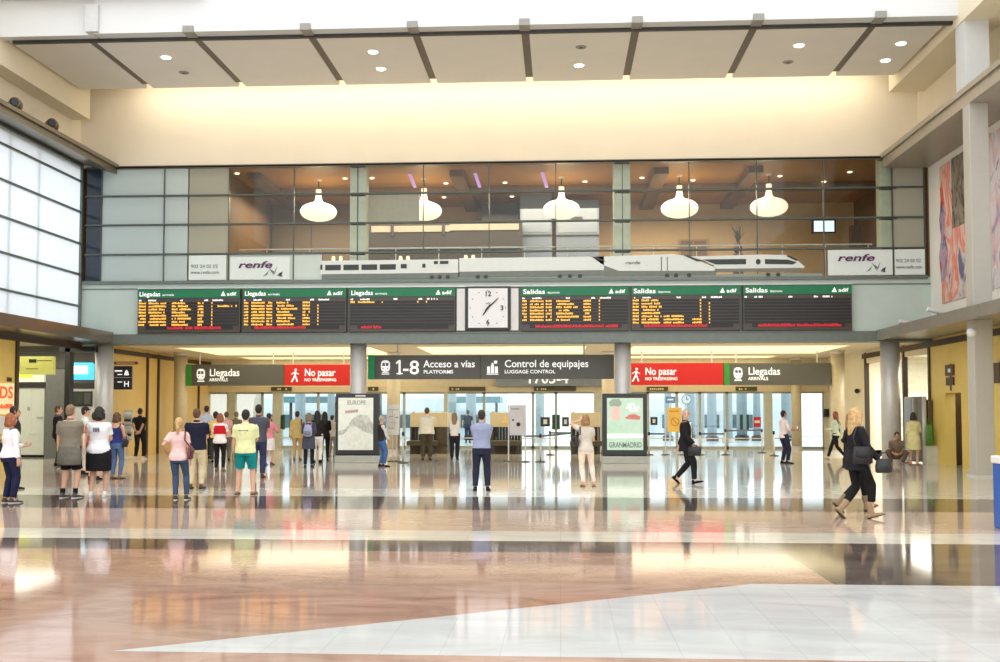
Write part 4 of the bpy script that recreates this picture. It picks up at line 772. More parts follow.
# door handles and stickers
HG = mat('handle_green', (28, 96, 60), .4)
for a, c, lb in ((279, 285, 'green handle plate on the left door pair'), (552, 555.2, 'left green handle plate on the middle doors'), (556.6, 560, 'right green handle plate on the middle doors'), (740, 743, 'left green handle plate by the red sticker'), (746.5, 749, 'right green handle plate by the red sticker')):
    bx('door_handle_plate', lb, 'door handle', a, 414.5, c, 429.5, DY-.12, .06, HG, [('grip', .3, .05, .7, .95, DARK, .05)])
REDS = mat('sticker_red', (206, 40, 40), .5)
for a, b_, c, d_, m_, lb in ((270, 415.5, 276, 421, REDS, 'red and white sticker on the left glass door'), (753.5, 417, 761, 427, REDS, 'red and white sticker on the right glass door'), (540.5, 417, 550, 426.5, DARK, 'grey square notice on the middle glass doors, left'), (562, 417, 569, 426.5, DARK, 'grey square notice on the middle glass doors, right'), (650.5, 417, 657.5, 425, BLACK, 'black square notice on the glass right of the kiosk')):
    t = bx('door_sticker', lb, 'sticker', a, b_, c, d_, DY-.03, .02, m_, [('white_bar', .15, .35, .85, .6, WHITE, .01)] if m_ is REDS else [('symbol', .3, .25, .7, .75, PG2, .01)])
bx('platform_board', 'dark blue board seen outside above the yellow notice board', 'sign', 665.5, 396.5, 678.5, 403, 52, .15, mat('navy_board', (50, 92, 128), .5), [('lettering', .15, .35, .6, .6, WHITE, .02), ('post', .3, .9, .4, 7.42, STEEL, -.03)])
c = P(686.5, 399.5, 52); t = thing('platform_clock', 'round white clock seen outside above the suited man', 'clock', c); obj('face', MB().tube((c.x, 52, c.z), (c.x, 52.1, c.z), .2, .2, 20), mat('clock_white', ()), t); obj('pole', MB().tube((c.x, 52.2, 0), (c.x, 52.2, c.z), .04), STEEL, t); obj('rim', MB().tube((c.x, 52.02, c.z), (c.x, 52.12, c.z), .24, .24, 20), mat('teal_rim', (70, 140, 160), .4), t); obj('hand', MB().box(c.x-.015, c.x+.015, 51.97, 52, c.z, c.z+.15).box(c.x, c.x+.1, 51.97, 52, c.z-.015, c.z+.015), INK, t)

# left side: shop fronts, screens, signs
bx('white_doors', 'tall white panel doors in the left grey recess', 'door', 18.5, 387.5, 44, 457, ra-.12, .1, mat('door_white', (226, 230, 214), .45, var=.02), [('plinth', 0, .97, 1, 1.0, BLACK, .02), ('notice', .35, .28, .45, .33, PG1, .02), ('handle', .72, .42, .95, .44, STEEL, .04), ('joint', .5, 0, .515, 1, PG2, .01), ('notice', .4, .64, .75, .67, PG2, .02)])
bx('light_box_fascia', 'glowing yellow white strip above the white panel doors', 'fascia', 18, 371, 44.5, 382, ra-.2, .15, mat('fascia_cream', (226, 224, 200), .5, emit=.4), [('yellow_tube', 0, .2, .55, .6, mat('lime_glow', (228, 232, 60), .5, emit=.8), .03)])
bx('dark_lintel', 'dark beam over the white panel doors', 'beam', 17, 383, 45, 387.4, ra-.2, .2, mat('lintel_dark', (56, 52, 44), .5))
bx('grey_partition', 'tall dark grey panel beside the white doors', 'panel', 45, 368, 65.5, 461, 35.6, .2, mat('dark_panel_grey', (112, 112, 106), .5), [('joint', 0, .0, 1, .006, DARK, .02)])
t = bx('hanging_shop_sign', 'lime yellow hanging shop sign in the left recess', 'sign', 19.5, 356.5, 53.5, 374.5, 32.6, .15, mat('lime_sign', (206, 204, 106), .5, var=.05, emit=.25), [('dark_logo', .28, .15, .5, .34, DARK, .01), ('text_line', .52, .2, .95, .25, mat('olive_ink', (120, 116, 60), .6), .01), ('text_line', .2, .66, .55, .7, mat('olive_ink', ()), .01), ('bracket', 0, -.18, .9, -.1, DARK, .01)])
bx('blue_screen', 'bright blue screen left of the steel column', 'screen', 72, 362, 95, 380.5, 35.8, .12, BLACK, [('display', .02, .03, .98, .97, mat('cyan_glow', (70, 178, 214), .3, var=.12, scale=3, emit=.8), .015), ('white_shape', .03, .2, .7, .65, mat('screen_white_glow', (226, 246, 250), .4, emit=.8), .025)])
bx('ticket_machine', 'white ticket machine beside the left steel column', 'ticket machine', 72, 388.5, 97, 460, 35.8, .6, mat('machine_white', (220, 222, 214), .4, var=.02), [('screen_bezel', .04, .04, .82, .25, DARK, .03), ('screen', .1, .06, .45, .22, mat('screen_grey', (74, 78, 70), .2), .04), ('keypad', .5, .06, .76, .22, mat('keypad_grey', (90, 92, 84), .4), .04), ('tray', .1, .5, .8, .58, STEEL, .06)])
bx('machine_header', 'dark strip above the white ticket machine', 'fascia', 72, 383, 97, 388.3, 35.75, .5, mat('lintel_dark', ()))
bx('way_sign', 'black direction sign with white symbols on the amber wall', 'sign', 113, 366, 131.5, 389.5, 35.4, .1, BLACK, [('line', .1, .18, .5, .24, WHT, .01), ('line', .25, .34, .5, .38, WHT, .01), ('divider', 0, .48, 1, .5, PG1, .01), ('line', .25, .66, .5, .7, WHT, .01)])
q = R(113, 366, 131.5, 389.5, 35.4); tt = bpy.data.objects['way_sign']; obj('wall_bracket', MB().box(XL, q[0]+.02, 35.43, 35.48, q[2]+.1, q[2]+.16).box(XL, q[0]+.02, 35.43, 35.48, q[3]-.16, q[3]-.1), DARK, tt)
text('symbol', 'H', q[0]+(q[1]-q[0])*.6, 35.38, q[2]+.1, .2, WHT, tt, .16, .016); obj('car_symbol', MB().prism([(q[0]+.4, q[3]-.32), (q[0]+.56, q[3]-.32), (q[0]+.54, q[3]-.22), (q[0]+.5, q[3]-.14), (q[0]+.46, q[3]-.14), (q[0]+.42, q[3]-.22)], 35.38, 35.4), WHT, tt)
bx('lettered_rail', 'thin dark brown lettered rail above the black direction sign', 'sign', 114, 361.5, 137, 364.5, 35.4, .1, mat('brown_rail', (92, 62, 46), .5), [('lettering', .1, .2, .9, .8, mat('gold_ink', (190, 150, 100), .5), .005), ('wall_bracket', -.9, .3, .0, .7, DARK, -.004)])
# orange lettered light box on the yellow wall at the far left
ys0, ys1 = PX(13, 395, XL).y-.05, PX(0, 395, XL).y-1.6
t = thing('shop_lettering_sign', 'cream light box with orange letters at the left edge', 'sign', (XL+.05, (ys0+ys1)/2, 1.65)); obj('panel', MB().box(XL, XL+.06, ys1, ys0, 1.55, 2.45), mat('cream_box', (240, 222, 170), .5, emit=.3), t)
text('lettering', 'UNDS', XL+.08, ys1+.5, 2.02, .34, mat('orange_ink', (226, 96, 40), .5, emit=.3), t, (ys0-ys1)*.72, .02, rz=pi/2); b = MB(); yy = ys1+.5
while yy < ys0-.15: b.box(XL+.07, XL+.08, yy, yy+.05, 1.72, 1.72+random.choice((.09, .13))); yy += .08
obj('small_lettering', b, mat('orange_ink', ()), t)
obj('base_panel', MB().box(XL, XL+.09, ys1, ys0-.05, 1.0, 1.5), WHITE, t)
c = PX(8.5, 379.5, XL); t = thing('wall_fitting', 'small dark fitting on the yellow wall at left', 'fitting', (XL+.05, c.y, c.z)); obj('plate', MB().box(XL, XL+.05, c.y-.1, c.y+.1, c.z-.06, c.z+.06), mat('knob_brown', (80, 66, 30), .5), t); obj('button', MB().box(XL+.05, XL+.08, c.y-.04, c.y+.04, c.z-.03, c.z+.03), DARK, t)
# brochure rack
g = G(128, 457); x0, x1, z0, z1 = R(123.5, 410, 132.5, 440, g.y)
t = thing('brochure_rack', 'white brochure rack between blue top woman and man in black', 'rack', g); obj('back', MB().box(x0, x1, g.y, g.y+.06, z0, z1), mat('rack_white', (206, 204, 190), .5), t)
for k in range(4):
    z = z0+(z1-z0)*(.04+.24*k); o = obj('pocket', MB().box(x0+.01, x1-.01, g.y-.09, g.y, z, z+.1), STEEL, t); obj('leaflet', MB().box(x0+.05, x1-.05, g.y-.06, g.y-.02, z+.02, z+.19), [DARK, PG1, DARK, PG2][k], o)
obj('leg', MB().tube((g.x-.05, g.y+.03, 0), (g.x-.05, g.y+.03, z0), .025), STEEL, t); obj('foot', MB().lathe([(.2, 0), (.19, .03), (.03, .05)], g.x-.05, g.y+.03, 0, 18), STEEL, t)
# right side
c = PX(951, 374, XR); t = thing('wall_plaque', 'small dark brown plaque sign on the right yellow wall', 'sign', (XR-.04, c.y, c.z)); obj('plate', MB().box(XR-.05, XR, c.y-.3, c.y+.35, c.z-.05, c.z+.28).box(XR-.05, XR, c.y-.28, c.y+.3, c.z-.34, c.z-.1), mat('plaque_brown', (86, 58, 40), .5), t); obj('bracket', MB().box(XR-.03, XR, c.y-.03, c.y+.03, c.z-.5, c.z+.3), DARK, t); obj('emblem', MB().box(XR-.06, XR-.05, c.y-.1, c.y+.1, c.z+.05, c.z+.16), PG2, t)
c = PX(997, 374, XR); t = thing('wall_plaque', 'dark sign plate at right picture edge behind square pillar', 'sign', (XR-.1, c.y, c.z)); obj('plate', MB().box(XR-.1, XR, c.y-.4, c.y, c.z-.25, c.z+.3), mat('plaque_brown', ()), t); obj('edge', MB().box(XR-.12, XR-.1, c.y-.4, c.y, c.z+.3, c.z+.33), STEEL, t)
g = G(934, 463.5); x0, x1, z0, z1 = R(922.5, 396.5, 939, 463.5, g.y); dxx = min(0, XR-.02-(x1+.12)); x0 += dxx; x1 += dxx
t = thing('grey_cabinet', 'tall grey steel cabinet with rounded edge beside yellow wall', 'cabinet', (g.x, g.y+.4, 0)); mxx = (x0+x1)/2
obj('body', MB().box(x0, x1-.03, g.y+.1, g.y+.9, .05, z1), mat('cabinet_steel', (150, 150, 146), .35, .4, .05), t, bevel=.05); obj('side', MB().box(x1-.03, x1+.12, g.y+.05, g.y+.9, .5, z1-.1), mat('cabinet_brown', (96, 80, 54), .5), t, bevel=.03)
obj('rounded_post', MB().lathe([(.07, 0), (.07, z1)], x0+(x1-x0)*.72, g.y+.06, 0, 20), STEEL, t, smooth=True); obj('door_gap', MB().box(x0+(x1-x0)*.3, x0+(x1-x0)*.32, g.y+.09, g.y+.1, .1, z1-.05), DARK, t)
bxo = bx('white_bin', 'white box bin below the green bag', 'bin', 926.5, 446.5, 938.5, 464.5, g.y-.3, .3, mat('bin_white', (222, 222, 212), .5), [('lid', -.04, -.04, 1.04, .06, STEEL, .02)], .02)
# blue promotional box at right edge
g = G(993.5, 533); x0 = P(993, 500, g.y+.7).x; t = thing('blue_box', 'blue display box with white top at right edge', 'display box', (x0+.5, g.y+.3, 0)); zt1 = P(996, 457.5, g.y).z; zt0 = P(996, 465.5, g.y).z
obj('body', MB().box(x0, x0+1.0, g.y, g.y+.7, .0, zt0), mat('box_blue', (38, 92, 176), .35), t, bevel=.02); obj('white_top', MB().box(x0-.02, x0+1.02, g.y-.02, g.y+.72, zt0, zt1), WHITE, t, bevel=.02)
obj('red_print', MB().prism([(x0, .1), (x0+.3, .05), (x0+.45, .2), (x0+.2, .26), (x0, .22)], g.y-.012, g.y), mat('print_red', (170, 50, 60), .5), t); obj('pale_print', MB().box(x0+.02, x0+.35, g.y-.012, g.y, .3, .34), PG2, t)
# small camera, wall phone in concourse
c = P(829, 408.5, 46.9); bx('wall_phone', 'dark wall phone beside the right beige columns', 'phone', 824, 409, 829, 417, 46.8, .15, BLACK, [('handset', .1, .1, .4, .9, DARK, .05)])
c = P(857, 391, 45); t = thing('wall_camera', 'small black camera on the right cream wall', 'camera', (XR-.15, 42.3, 2.5)); c = PX(857, 391, XR-.12); t.location = c; WL[t.name] = c; obj('dome', MB().ball(c, .1, .1, .1), BLACK, t, smooth=True); obj('arm', MB().box(c.x, XR, c.y-.03, c.y+.03, c.z+.02, c.z+.07), STEEL, t)

# ================================================================== PEOPLE
SKIN = mat('skin', (214, 166, 138), .55, var=.05, scale=9); SKIN2 = mat('tanned_skin', (190, 140, 110), .55, var=.05, scale=9)
EYE = mat('eye_dark', (40, 32, 28), .3); LIP = mat('lip_red', (170, 92, 84), .5)
HAIRC = {'dark': (44, 34, 28), 'black': (28, 24, 22), 'brown': (92, 64, 44), 'auburn': (150, 88, 52), 'blond': (196, 160, 106), 'dblond': (152, 116, 74), 'grey': (168, 164, 156), 'lbrown': (132, 106, 78)}
def hairm(k): return mat('hair_'+k, HAIRC[k], .6, var=.3, scale=26, bump=.5, bscale=40)
V = Vector
def ik(a, b, l1, l2, pole):
    d = b-a; L = d.length; m = min(L, (l1+l2)*.999); d = d.normalized(); x = (l1*l1-l2*l2+m*m)/(2*m); h = sqrt(max(0, l1*l1-x*x))
    p = V(pole)-d*V(pole).dot(d); p = p.normalized() if p.length > 1e-5 else d.orthogonal().normalized()
    return a+d*x+p*h, a+d*m
ARMS = {'down': ((.235, .03, .86), (.03, .12, -1)), 'out': ((.30, .05, .90), (.1, .1, -1)), 'back': ((.06, -.17, .95), (-1, -.05, -.25)), 'front': ((.10, .30, 1.10), (-.5, .7, .25)), 'low': ((.08, .22, .92), (-.5, .4, -.6)), 'phone': ((.15, .10, 1.50), (-.35, .0, 1)),
        'crossed': ((.02, .22, 1.22), (-1, .05, .1)), 'pocket': ((.215, .06, .93), (-.15, .25, -1)), 'strap': ((.17, .15, 1.26), (-.4, .1, .9)), 'hold': ((.22, .30, 1.10), (-.1, 1, .15)), 'hipbag': ((.27, .06, 1.02), (-.2, .6, -.6)), 'swf': ((.24, .26, .95), (0, .55, -.85)), 'swb': ((.25, -.22, .90), (.05, -.45, -.9)), 'hair': ((.14, .02, 1.60), (-.6, -.1, .6))}
def person(px, fy, hy, rz, label, top=('tee', (200, 200, 200)), bot=('long', (40, 40, 50)), hair=('short', 'dark'), shoe=(40, 36, 34), legs='stand', L='down', Rr='down', w=0, g=1.0, lean=0, turn=0, tan=0, spread=.10, loc=None, H=None, sq=None, extra=None, sox=None):
    base = loc or G(px, fy); H = H or (fy-hy)*CAMH/(fy-412)*.985; s = H/1.75
    root = thing('person', label, 'person', base, RAD(rz)); sk = SKIN2 if tan else SKIN
    T = lambda v: V(v)*s
    g2 = .5+.5*g
    hipz = .93; drop = {'stand': 0, 'walk': .025, 'stride': .035, 'contra': .012, 'crouch': .62}[legs]
    if legs == 'crouch': drop = .60
    pel = V((0, 0, hipz-drop)); Rl = Matrix.Rotation(-RAD(lean), 4, 'X')
    def tp(v): return pel+(Rl @ (V(v)-V((0, 0, hipz))).to_4d()).to_3d() if True else v
    hw = .092 if not w else .095; sh = (.178 if not w else .150)*g2
    # torso outline: z, half width, half depth, forward shift
    if not w: TR = [(.84, .150, .105, 0), (.93, .168, .112, -.005), (1.02, .156, .104, 0), (1.12, .152, .102, .005), (1.25, .172, .112, .005), (1.36, .184, .108, 0), (1.425, .165, .085, -.005), (1.465, .10, .065, -.01)]
    else: TR = [(.84, .152, .108, 0), (.92, .178, .118, -.01), (1.02, .150, .098, 0), (1.10, .132, .088, .005), (1.20, .146, .104, .012), (1.28, .156, .118, .018), (1.36, .152, .098, .005), (1.42, .135, .075, -.005), (1.46, .085, .058, -.01)]
    TR = [(z, a*g, b*g*(1 if g < 1.15 else 1.1), y) for z, a, b, y in TR]
    def torso(mb, z0, z1, off, flare=0, n=18):
        zs = [z0]+[r[0] for r in TR if z0+.015 < r[0] < z1-.015]+[z1]; rings = []
        for z in zs:
            lo = [r for r in TR if r[0] <= z] or [TR[0]]; hi = [r for r in TR if r[0] >= z] or [TR[-1]]
            p, q = lo[-1], hi[0]; k = 0 if q[0] == p[0] else (z-p[0])/(q[0]-p[0]); f = max(0, .93-z)*flare
            rings.append((T(tp((0, p[3]+(q[3]-p[3])*k, z))), (p[1]+(q[1]-p[1])*k+off+f)*s, (p[2]+(q[2]-p[2])*k+off+f)*s))
        mb.loft(rings, n, (1, 0, 0))
    # joints
    J = {}
    for side, sx in (('L', -1), ('R', 1)):
        hip = V((sx*hw, 0, hipz-drop)); fp = 0; fa = .12*sx
        if legs == 'stand': an = V((sx*spread, -.02 if side == 'L' else .02, .085))
        elif legs == 'contra': an = V((sx*spread*(1.35 if side == 'R' else .75)+.03, .05 if side == 'R' else -.03, .085))
        st = (extra or {}).get('st', 1)
        if legs in ('walk', 'stride'): pass
        if legs == 'walk': an = V((sx*.07, .30*st, .10)) if side == 'R' else V((sx*.07, -.34*st, .15)); fp = .25 if side == 'R' else -.75
        elif legs == 'stride': an = V((sx*.06, .38*st, .11)) if side == 'L' else V((sx*.06, -.40*st, .17)); fp = .3 if side == 'L' else -.8
        elif legs == 'crouch': an = V((sx*.17, .16 if side == 'L' else .22, .085))
        kn, an = ik(hip, an, .43, .43, (sx*(.6 if legs == 'crouch' else .08), 1, .25 if legs == 'crouch' else 0))
        S = V((sx*sh, -.005, 1.395)); pose = L if side == 'L' else Rr
        wt, hd = ARMS[pose]; wt = V((wt[0]*sx*(g2 if wt[0] > .2 else 1), wt[1]*g2, wt[2])); hd = V((hd[0]*sx, hd[1], hd[2])).normalized()
        if pose == 'crossed' and side == 'R': wt.z -= .06
        if pose == 'back' and side == 'R': wt.z -= .04; wt.y -= .03
        S2, W2 = tp(S), tp(wt); el, W2 = ik(S2, W2, .285, .255, (sx*.5, -1, -.3) if pose not in ('phone', 'hair', 'strap') else (sx*.9, .2, -.8))
        J[side] = (hip, kn, an, fp, S2, el, W2, (Rl @ hd.to_4d()).to_3d().normalized(), sx, fa)
    def seg(mb, pts, n=12): mb.loft([(T(p), a*s, (b if b else a)*s) for p, a, b in pts], n)
    def leg(mb, side, off=0, f=1.0, flat=0):
        hip, kn, an, fp, *_ = J[side]; k = g2; q = lambda a, b, t: a+(b-a)*t; sx = J[side][8]
        pts = [(hip+V((0, 0, .05)), .082*k+off, 0), (q(hip, kn, .18), .086*k+off, 0), (q(hip, kn, .5), .074*k+off, 0), (q(hip, kn, .85), .058*k+off, 0), (kn, .055*k+off, 0), (q(kn, an, .3), .056*k+off, 0), (q(kn, an, .65), .043*k+off, 0), (q(kn, an, 1), .037+off, 0)]
        ts = [0, .09, .25, .425, .5, .65, .825, 1]
        if f < 1:
            keep = [p for p, t in zip(pts, ts) if t < f-.02]; t0 = f; i = max(j for j, t in enumerate(ts) if t < f-.02); kk = (f-ts[i])/(ts[i+1]-ts[i]); p, r = pts[i], pts[i+1]
            keep.append((q(p[0], r[0], kk), p[1]+(r[1]-p[1])*kk+flat, 0)); pts = keep
        seg(mb, pts)
    def arm(mb, side, off=0, f=1.0):
        hip, kn, an, fp, S, el, W, hd, sx, fa = J[side]; q = lambda a, b, t: a+(b-a)*t; k = g2
        pts = [(S+V((-sx*.03, 0, .02)), .052*k+off, 0), (q(S, el, .12), .055*k+off, 0), (q(S, el, .5), .046*k+off, 0), (el, .039*k+off, 0), (q(el, W, .3), .039*k+off, 0), (W, .026+off, 0)]
        ts = [0, .06, .27, .54, .68, 1]
        if f < 1:
            i = max(j for j, t in enumerate(ts) if t < f-.02); kk = (f-ts[i])/(ts[i+1]-ts[i]); p, r = pts[i], pts[i+1]; pts = pts[:i+1]+[(q(p[0], r[0], kk), p[1]+(r[1]-p[1])*kk+off*.3, 0)]
        seg(mb, pts)
    # head frame
    hc = tp((0, .015, 1.632)); Mh = Matrix.Translation(T(hc)) @ (Rl.to_3x3() @ Matrix.Rotation(RAD(turn), 3, 'Z')).to_4x4() @ Matrix.Scale(s, 4)
    body = MB(); torso(body, .865, 1.465, 0)
    seg(body, [(tp((0, -.012, 1.43)), .062*g2, .060), (tp((0, -.005, 1.50)), .054*g2, .055), (tp((0, .01, 1.57)), .05*g2, .055)])
    hd_ = MB(); hd_.ball((0, -.008, .02), .074, .094, .098); hd_.ball((0, .025, -.052), .056, .064, .062)
    hd_.loft([((0, .082, .022), .010, .008), ((0, .098, -.004), .015, .012), ((0, .106, -.022), .018, .014), ((0, .088, -.034), .013, .01)], 8, (1, 0, 0))
    hd_.ball((0, .07, -.088), .026, .022, .018)
    for sx in (-1, 1): hd_.loft([((sx*.072, -.012, .022), .010, .02), ((sx*.084, -.016, .012), .012, .026), ((sx*.076, -.008, -.03), .008, .012)], 8, (0, 1, 0))
    hd_.loft([((-.026, .084, -.055), .006, .006), ((0, .094, -.054), .009, .008), ((.026, .084, -.055), .006, .006)], 6)
    hd_.xf(Mh); body.add(hd_.v, hd_.f)
    for side in 'LR':
        leg(body, side); arm(body, side)
        hip, kn, an, fp, S, el, W, hd, sx, fa = J[side]
        # foot
        Rf = Matrix.Rotation(-fa, 3, 'Z') @ Matrix.Rotation(fp, 3, 'X'); q = lambda v: an+Rf @ V(v)
        seg(body, [(q((0, -.055, -.045)), .028, .03), (q((0, -.02, -.03)), .036, .04), (q((0, .06, -.05)), .038, .028), (q((0, .13, -.062)), .044, .018), (q((0, .175, -.066)), .034, .012)], 10)
        # hand: palm, four bent fingers, thumb from the side of the palm
        up = V((0, 0, 1)) if abs(hd.z) < .8 else V((0, 1, 0)); wd = up-hd*up.dot(hd); wd.normalize(); nrm = hd.cross(wd)*(1 if sx > 0 else 1)
        inw = V((-sx, 0, 0)); nrm = nrm if nrm.dot(inw) > 0 else -nrm
        pw = W+hd*.085
        vs = MB(); vs.loft([(T(W-hd*.01), .026*s, .02*s), (T(W+hd*.03), .036*s, .016*s), (T(pw), .040*s, .013*s), (T(pw+hd*.008), .036*s, .010*s)], 10, wd); body.add(vs.v, vs.f)
        for i in range(4):
            o = wd*(.0285-.019*i); ln = (.066, .076, .072, .056)[i]; b0 = pw+o-hd*.012; b1 = b0+hd*(ln*.5+.012)+nrm*.008; b2 = b1+hd*ln*.28+nrm*.016; b3 = b2+hd*ln*.12+nrm*.018
            seg(body, [(b0, .0095, 0), (b1, .0092, 0), (b2, .0085, 0), (b3, .007, 0)], 7)
        t0 = W+hd*.028+wd*.028; t1 = t0+hd*.03+wd*.024+nrm*.008; t2 = t1+hd*.03+wd*.006+nrm*.012
        seg(body, [(t0, .013, 0), (t1, .0115, 0), (t2, .008, 0)], 7)
    obj('body', body, sk, root, local=True, voxel=.0085)
    def face(name, pts, r, m):
        for p in pts: obj(name, MB().ball(p, *r, n=8, k=6).xf(Mh), m, root, local=True, smooth=True)
    face('eye', [(-.032, .079, .018), (.032, .079, .018)], (.012, .008, .007), EYE); face('mouth', [(0, .092, -.056)], (.02, .006, .007), LIP)
    # hair
    hs, hk = hair; hm = hairm(hk); h = MB()
    if hs != 'bald':
        h.ball((0, -.022, .032), .085, .096, .1); h.ball((0, -.045, -.01), .076, .066, .088)
        if hs == 'full': h.ball((0, -.03, .03), .098, .1, .11); h.ball((0, -.05, -.03), .09, .07, .09)
        if hs in ('long', 'bob'):
            e = -.34 if hs == 'long' else -.13
            h.loft([((0, -.035, .05), .09, .085), ((0, -.05, -.03), .095, .075), ((0, -.075, -.12), .1, .055), ((0, -.095, e), .085 if hs == 'long' else .092, .035)], 14, (1, 0, 0))
            for sx in (-1, 1): h.loft([((sx*.06, .02, .06), .03, .04), ((sx*.083, .012, 0), .02, .04), ((sx*.088, 0, -.1), .022, .04), ((sx*.085, -.02, e*.75-.02), .018, .03)], 8)
        if hs == 'bun': h.ball((0, -.11, .05), .055, .055, .06); h.ball((.02, -.1, -.03), .04, .04, .07); h.ball((-.03, -.1, -.01), .04, .04, .06)
        if hs == 'pony': h.ball((0, -.1, .02), .04, .045, .045); h.loft([((0, -.12, .02), .035, .03), ((0, -.14, -.1), .045, .03), ((0, -.13, -.24), .02, .012)], 10)
    else: h.ball((0, -.05, -.005), .08, .062, .06)
    obj('hair', h.xf(Mh), hm, root, local=True, voxel=.009)
    if extra and 'cap' in extra: obj('cap', MB().ball((0, -.01, .06), .088, .102, .075).loft([((0, .06, .055), .07, .012), ((0, .12, .045), .06, .008), ((0, .155, .035), .03, .005)], 12, (1, 0, 0)).xf(Mh), cloth(extra['cap']), root, local=True, voxel=.009)
    # trousers, shorts, skirt
    kind, bc = bot; b = MB(); bo = .012 if kind in ('slim',) else .02
    if kind in ('long', 'slim', 'wide'):
        torso(b, .80, .96, .013)
        for sd in 'LR': leg(b, sd, bo+(.012 if kind == 'wide' else 0), (.81 if extra and 'boot' in extra else .97) if kind != 'wide' else .99, .004)
        obj('trousers', b, cloth(bc), root, local=True, voxel=.010)
    elif kind == 'shorts':
        torso(b, .80, .96, .014)
        for sd in 'LR': leg(b, sd, .032, .46, .012)
        obj('shorts', b, cloth(bc), root, local=True, voxel=.010)
    elif kind == 'skirt':
        rg = [(tp((0, -.003, z)) if z > .9 else V((0, 0, z-drop)), a, c) for z, a, c in ((1.0, .168*g, .12*g), (.92, .195*g, .14*g), (.78, .205*g, .155*g), (.60, .205*g, .16*g), (.50, .20*g, .155*g))]
        b.loft([(T(p), a*s, c*s) for p, a, c in rg], 22, (1, 0, 0)); obj('skirt', b, cloth(bc), root, local=True, voxel=.010)
    # top
    kind, tc_ = top[0], top[1]; b = MB(); hem = {'tee': .86, 'shirt': .92, 'tank': .92, 'jacket': .78, 'coat': .60, 'vest': .88, 'long': .90, 'dress': .50}[kind]
    off = {'tee': .018, 'shirt': .016, 'tank': .010, 'jacket': .028, 'coat': .03, 'vest': .026, 'long': .016, 'dress': .022}[kind]
    if kind in ('coat', 'dress'):
        b.loft([(T(V((0, -.003, z-drop))), (a*g)*s, (c*g)*s) for z, a, c in ((hem, .225, .165), (.75, .215, .155), (.9, .20, .14), (.98, .175, .125))], 20, (1, 0, 0)); torso(b, .9, 1.45, off)
    else: torso(b, hem, 1.455 if kind != 'tank' else 1.36, off, .25)
    slv = {'tee': .38, 'shirt': 1, 'tank': 0, 'jacket': .97, 'coat': .97, 'vest': 0, 'long': .96, 'dress': .7}[kind]; slv = .96 if kind == 'shirt' else slv
    if kind == 'tee' and len(top) > 2: slv = top[2]
    if slv:
        for sd in 'LR': arm(b, sd, .020 if kind in ('tee', 'jacket', 'coat') else .014, slv)
    if kind == 'tank':
        for sx in (-1, 1): b.loft([(T(tp((sx*.085, .09, 1.34))), .024*s, .012*s), (T(tp((sx*.09, .03, 1.45))), .024*s, .012*s), (T(tp((sx*.085, -.075, 1.36))), .024*s, .012*s)], 8)
    if kind in ('shirt', 'jacket', 'tee') and not w: b.loft([(T(tp((0, -.012, 1.44))), .08*s, .075*s), (T(tp((0, -.006, 1.50))), .066*s, .066*s)], 14, (1, 0, 0))
    topo = obj({'tee': 't_shirt', 'shirt': 'shirt', 'tank': 'tank_top', 'jacket': 'jacket', 'coat': 'coat', 'vest': 'vest', 'long': 'blouse', 'dress': 'dress'}[kind], b, cloth(tc_), root, local=True, voxel=.010)
    if kind == 'vest':
        b = MB(); torso(b, .92, 1.455, .014)
        for sd in 'LR': arm(b, sd, .016, .96)
        obj('shirt', b, cloth(top[2]), root, local=True, voxel=.010)
    # shoes
    for sd in 'LR':
        hip, kn, an, fp, S, el, W, hd, sx, fa = J[sd]; Rf = Matrix.Rotation(-fa, 3, 'Z') @ Matrix.Rotation(fp, 3, 'X'); q = lambda v: an+Rf @ V(v); sm = MB(); o2 = .008
        seg(sm, [(q((0, -.075, -.05)), .028, .026), (q((0, -.05, -.048)), .040, .038), (q((0, .05, -.054)), .046, .034), (q((0, .13, -.064)), .051, .024), (q((0, .19, -.068)), .04, .018), (q((0, .205, -.07)), .02, .012)], 12)
        if extra and 'boot' in extra: seg(sm, [(q((0, -.01, -.05)), .044, .05), (q((0, 0, .05)), .05, .05), (q((0, 0, .17)), .058, .058)], 12); seg(sm, [(q((0, -.055, -.04)), .03, .03), (q((0, -.06, -.105)), .022, .022)], 8)
        elif not (extra and 'sandal' in extra): seg(sm, [(q((0, -.03, -.04)), .042, .04), (q((0, -.012, .012)), .043, .043)], 10)
        o = obj('shoe', sm, cloth(shoe) if not (extra and 'sole' in extra) else mat('shoe_%d_%d_%d' % shoe, shoe, .6), root, local=True, voxel=.009)
        so = MB(); seg(so, [(q((0, -.08, -.078)), .03, .01), (q((0, -.04, -.078)), .042, .011), (q((0, .12, -.08)), .052, .01), (q((0, .205, -.08)), .025, .009)], 10)
        obj('sole', so, cloth((225, 222, 214)) if extra and 'sole' in extra else BLACK, o, local=True)
        if sox: sb = MB(); seg(sb, [(q((0, -.005, 0)), .045, .045), (q((0, 0, .10)), .046, .046)], 12); obj('sock', sb, cloth(sox), root, local=True)
    info = dict(root=root, T=T, tp=tp, J=J, s=s, base=base, rz=RAD(rz), Mh=Mh, torso=torso, g=g)
    return info
def carried(name, label, cat, p, at, parts):          # bag or pack in the wearer's own frame: at = its base, in the wearer's units
    T = p['T']; Mz = Matrix.Rotation(p['rz'], 3, 'Z'); b = T(at); t = thing(name, label, cat, p['base']+Mz @ b, p['rz'])
    for n_, mb, m, kw in parts:
        mb.v = [tuple(T(v)-b) for v in mb.v]; obj(n_, mb, m, t, local=True, **kw)
    return t
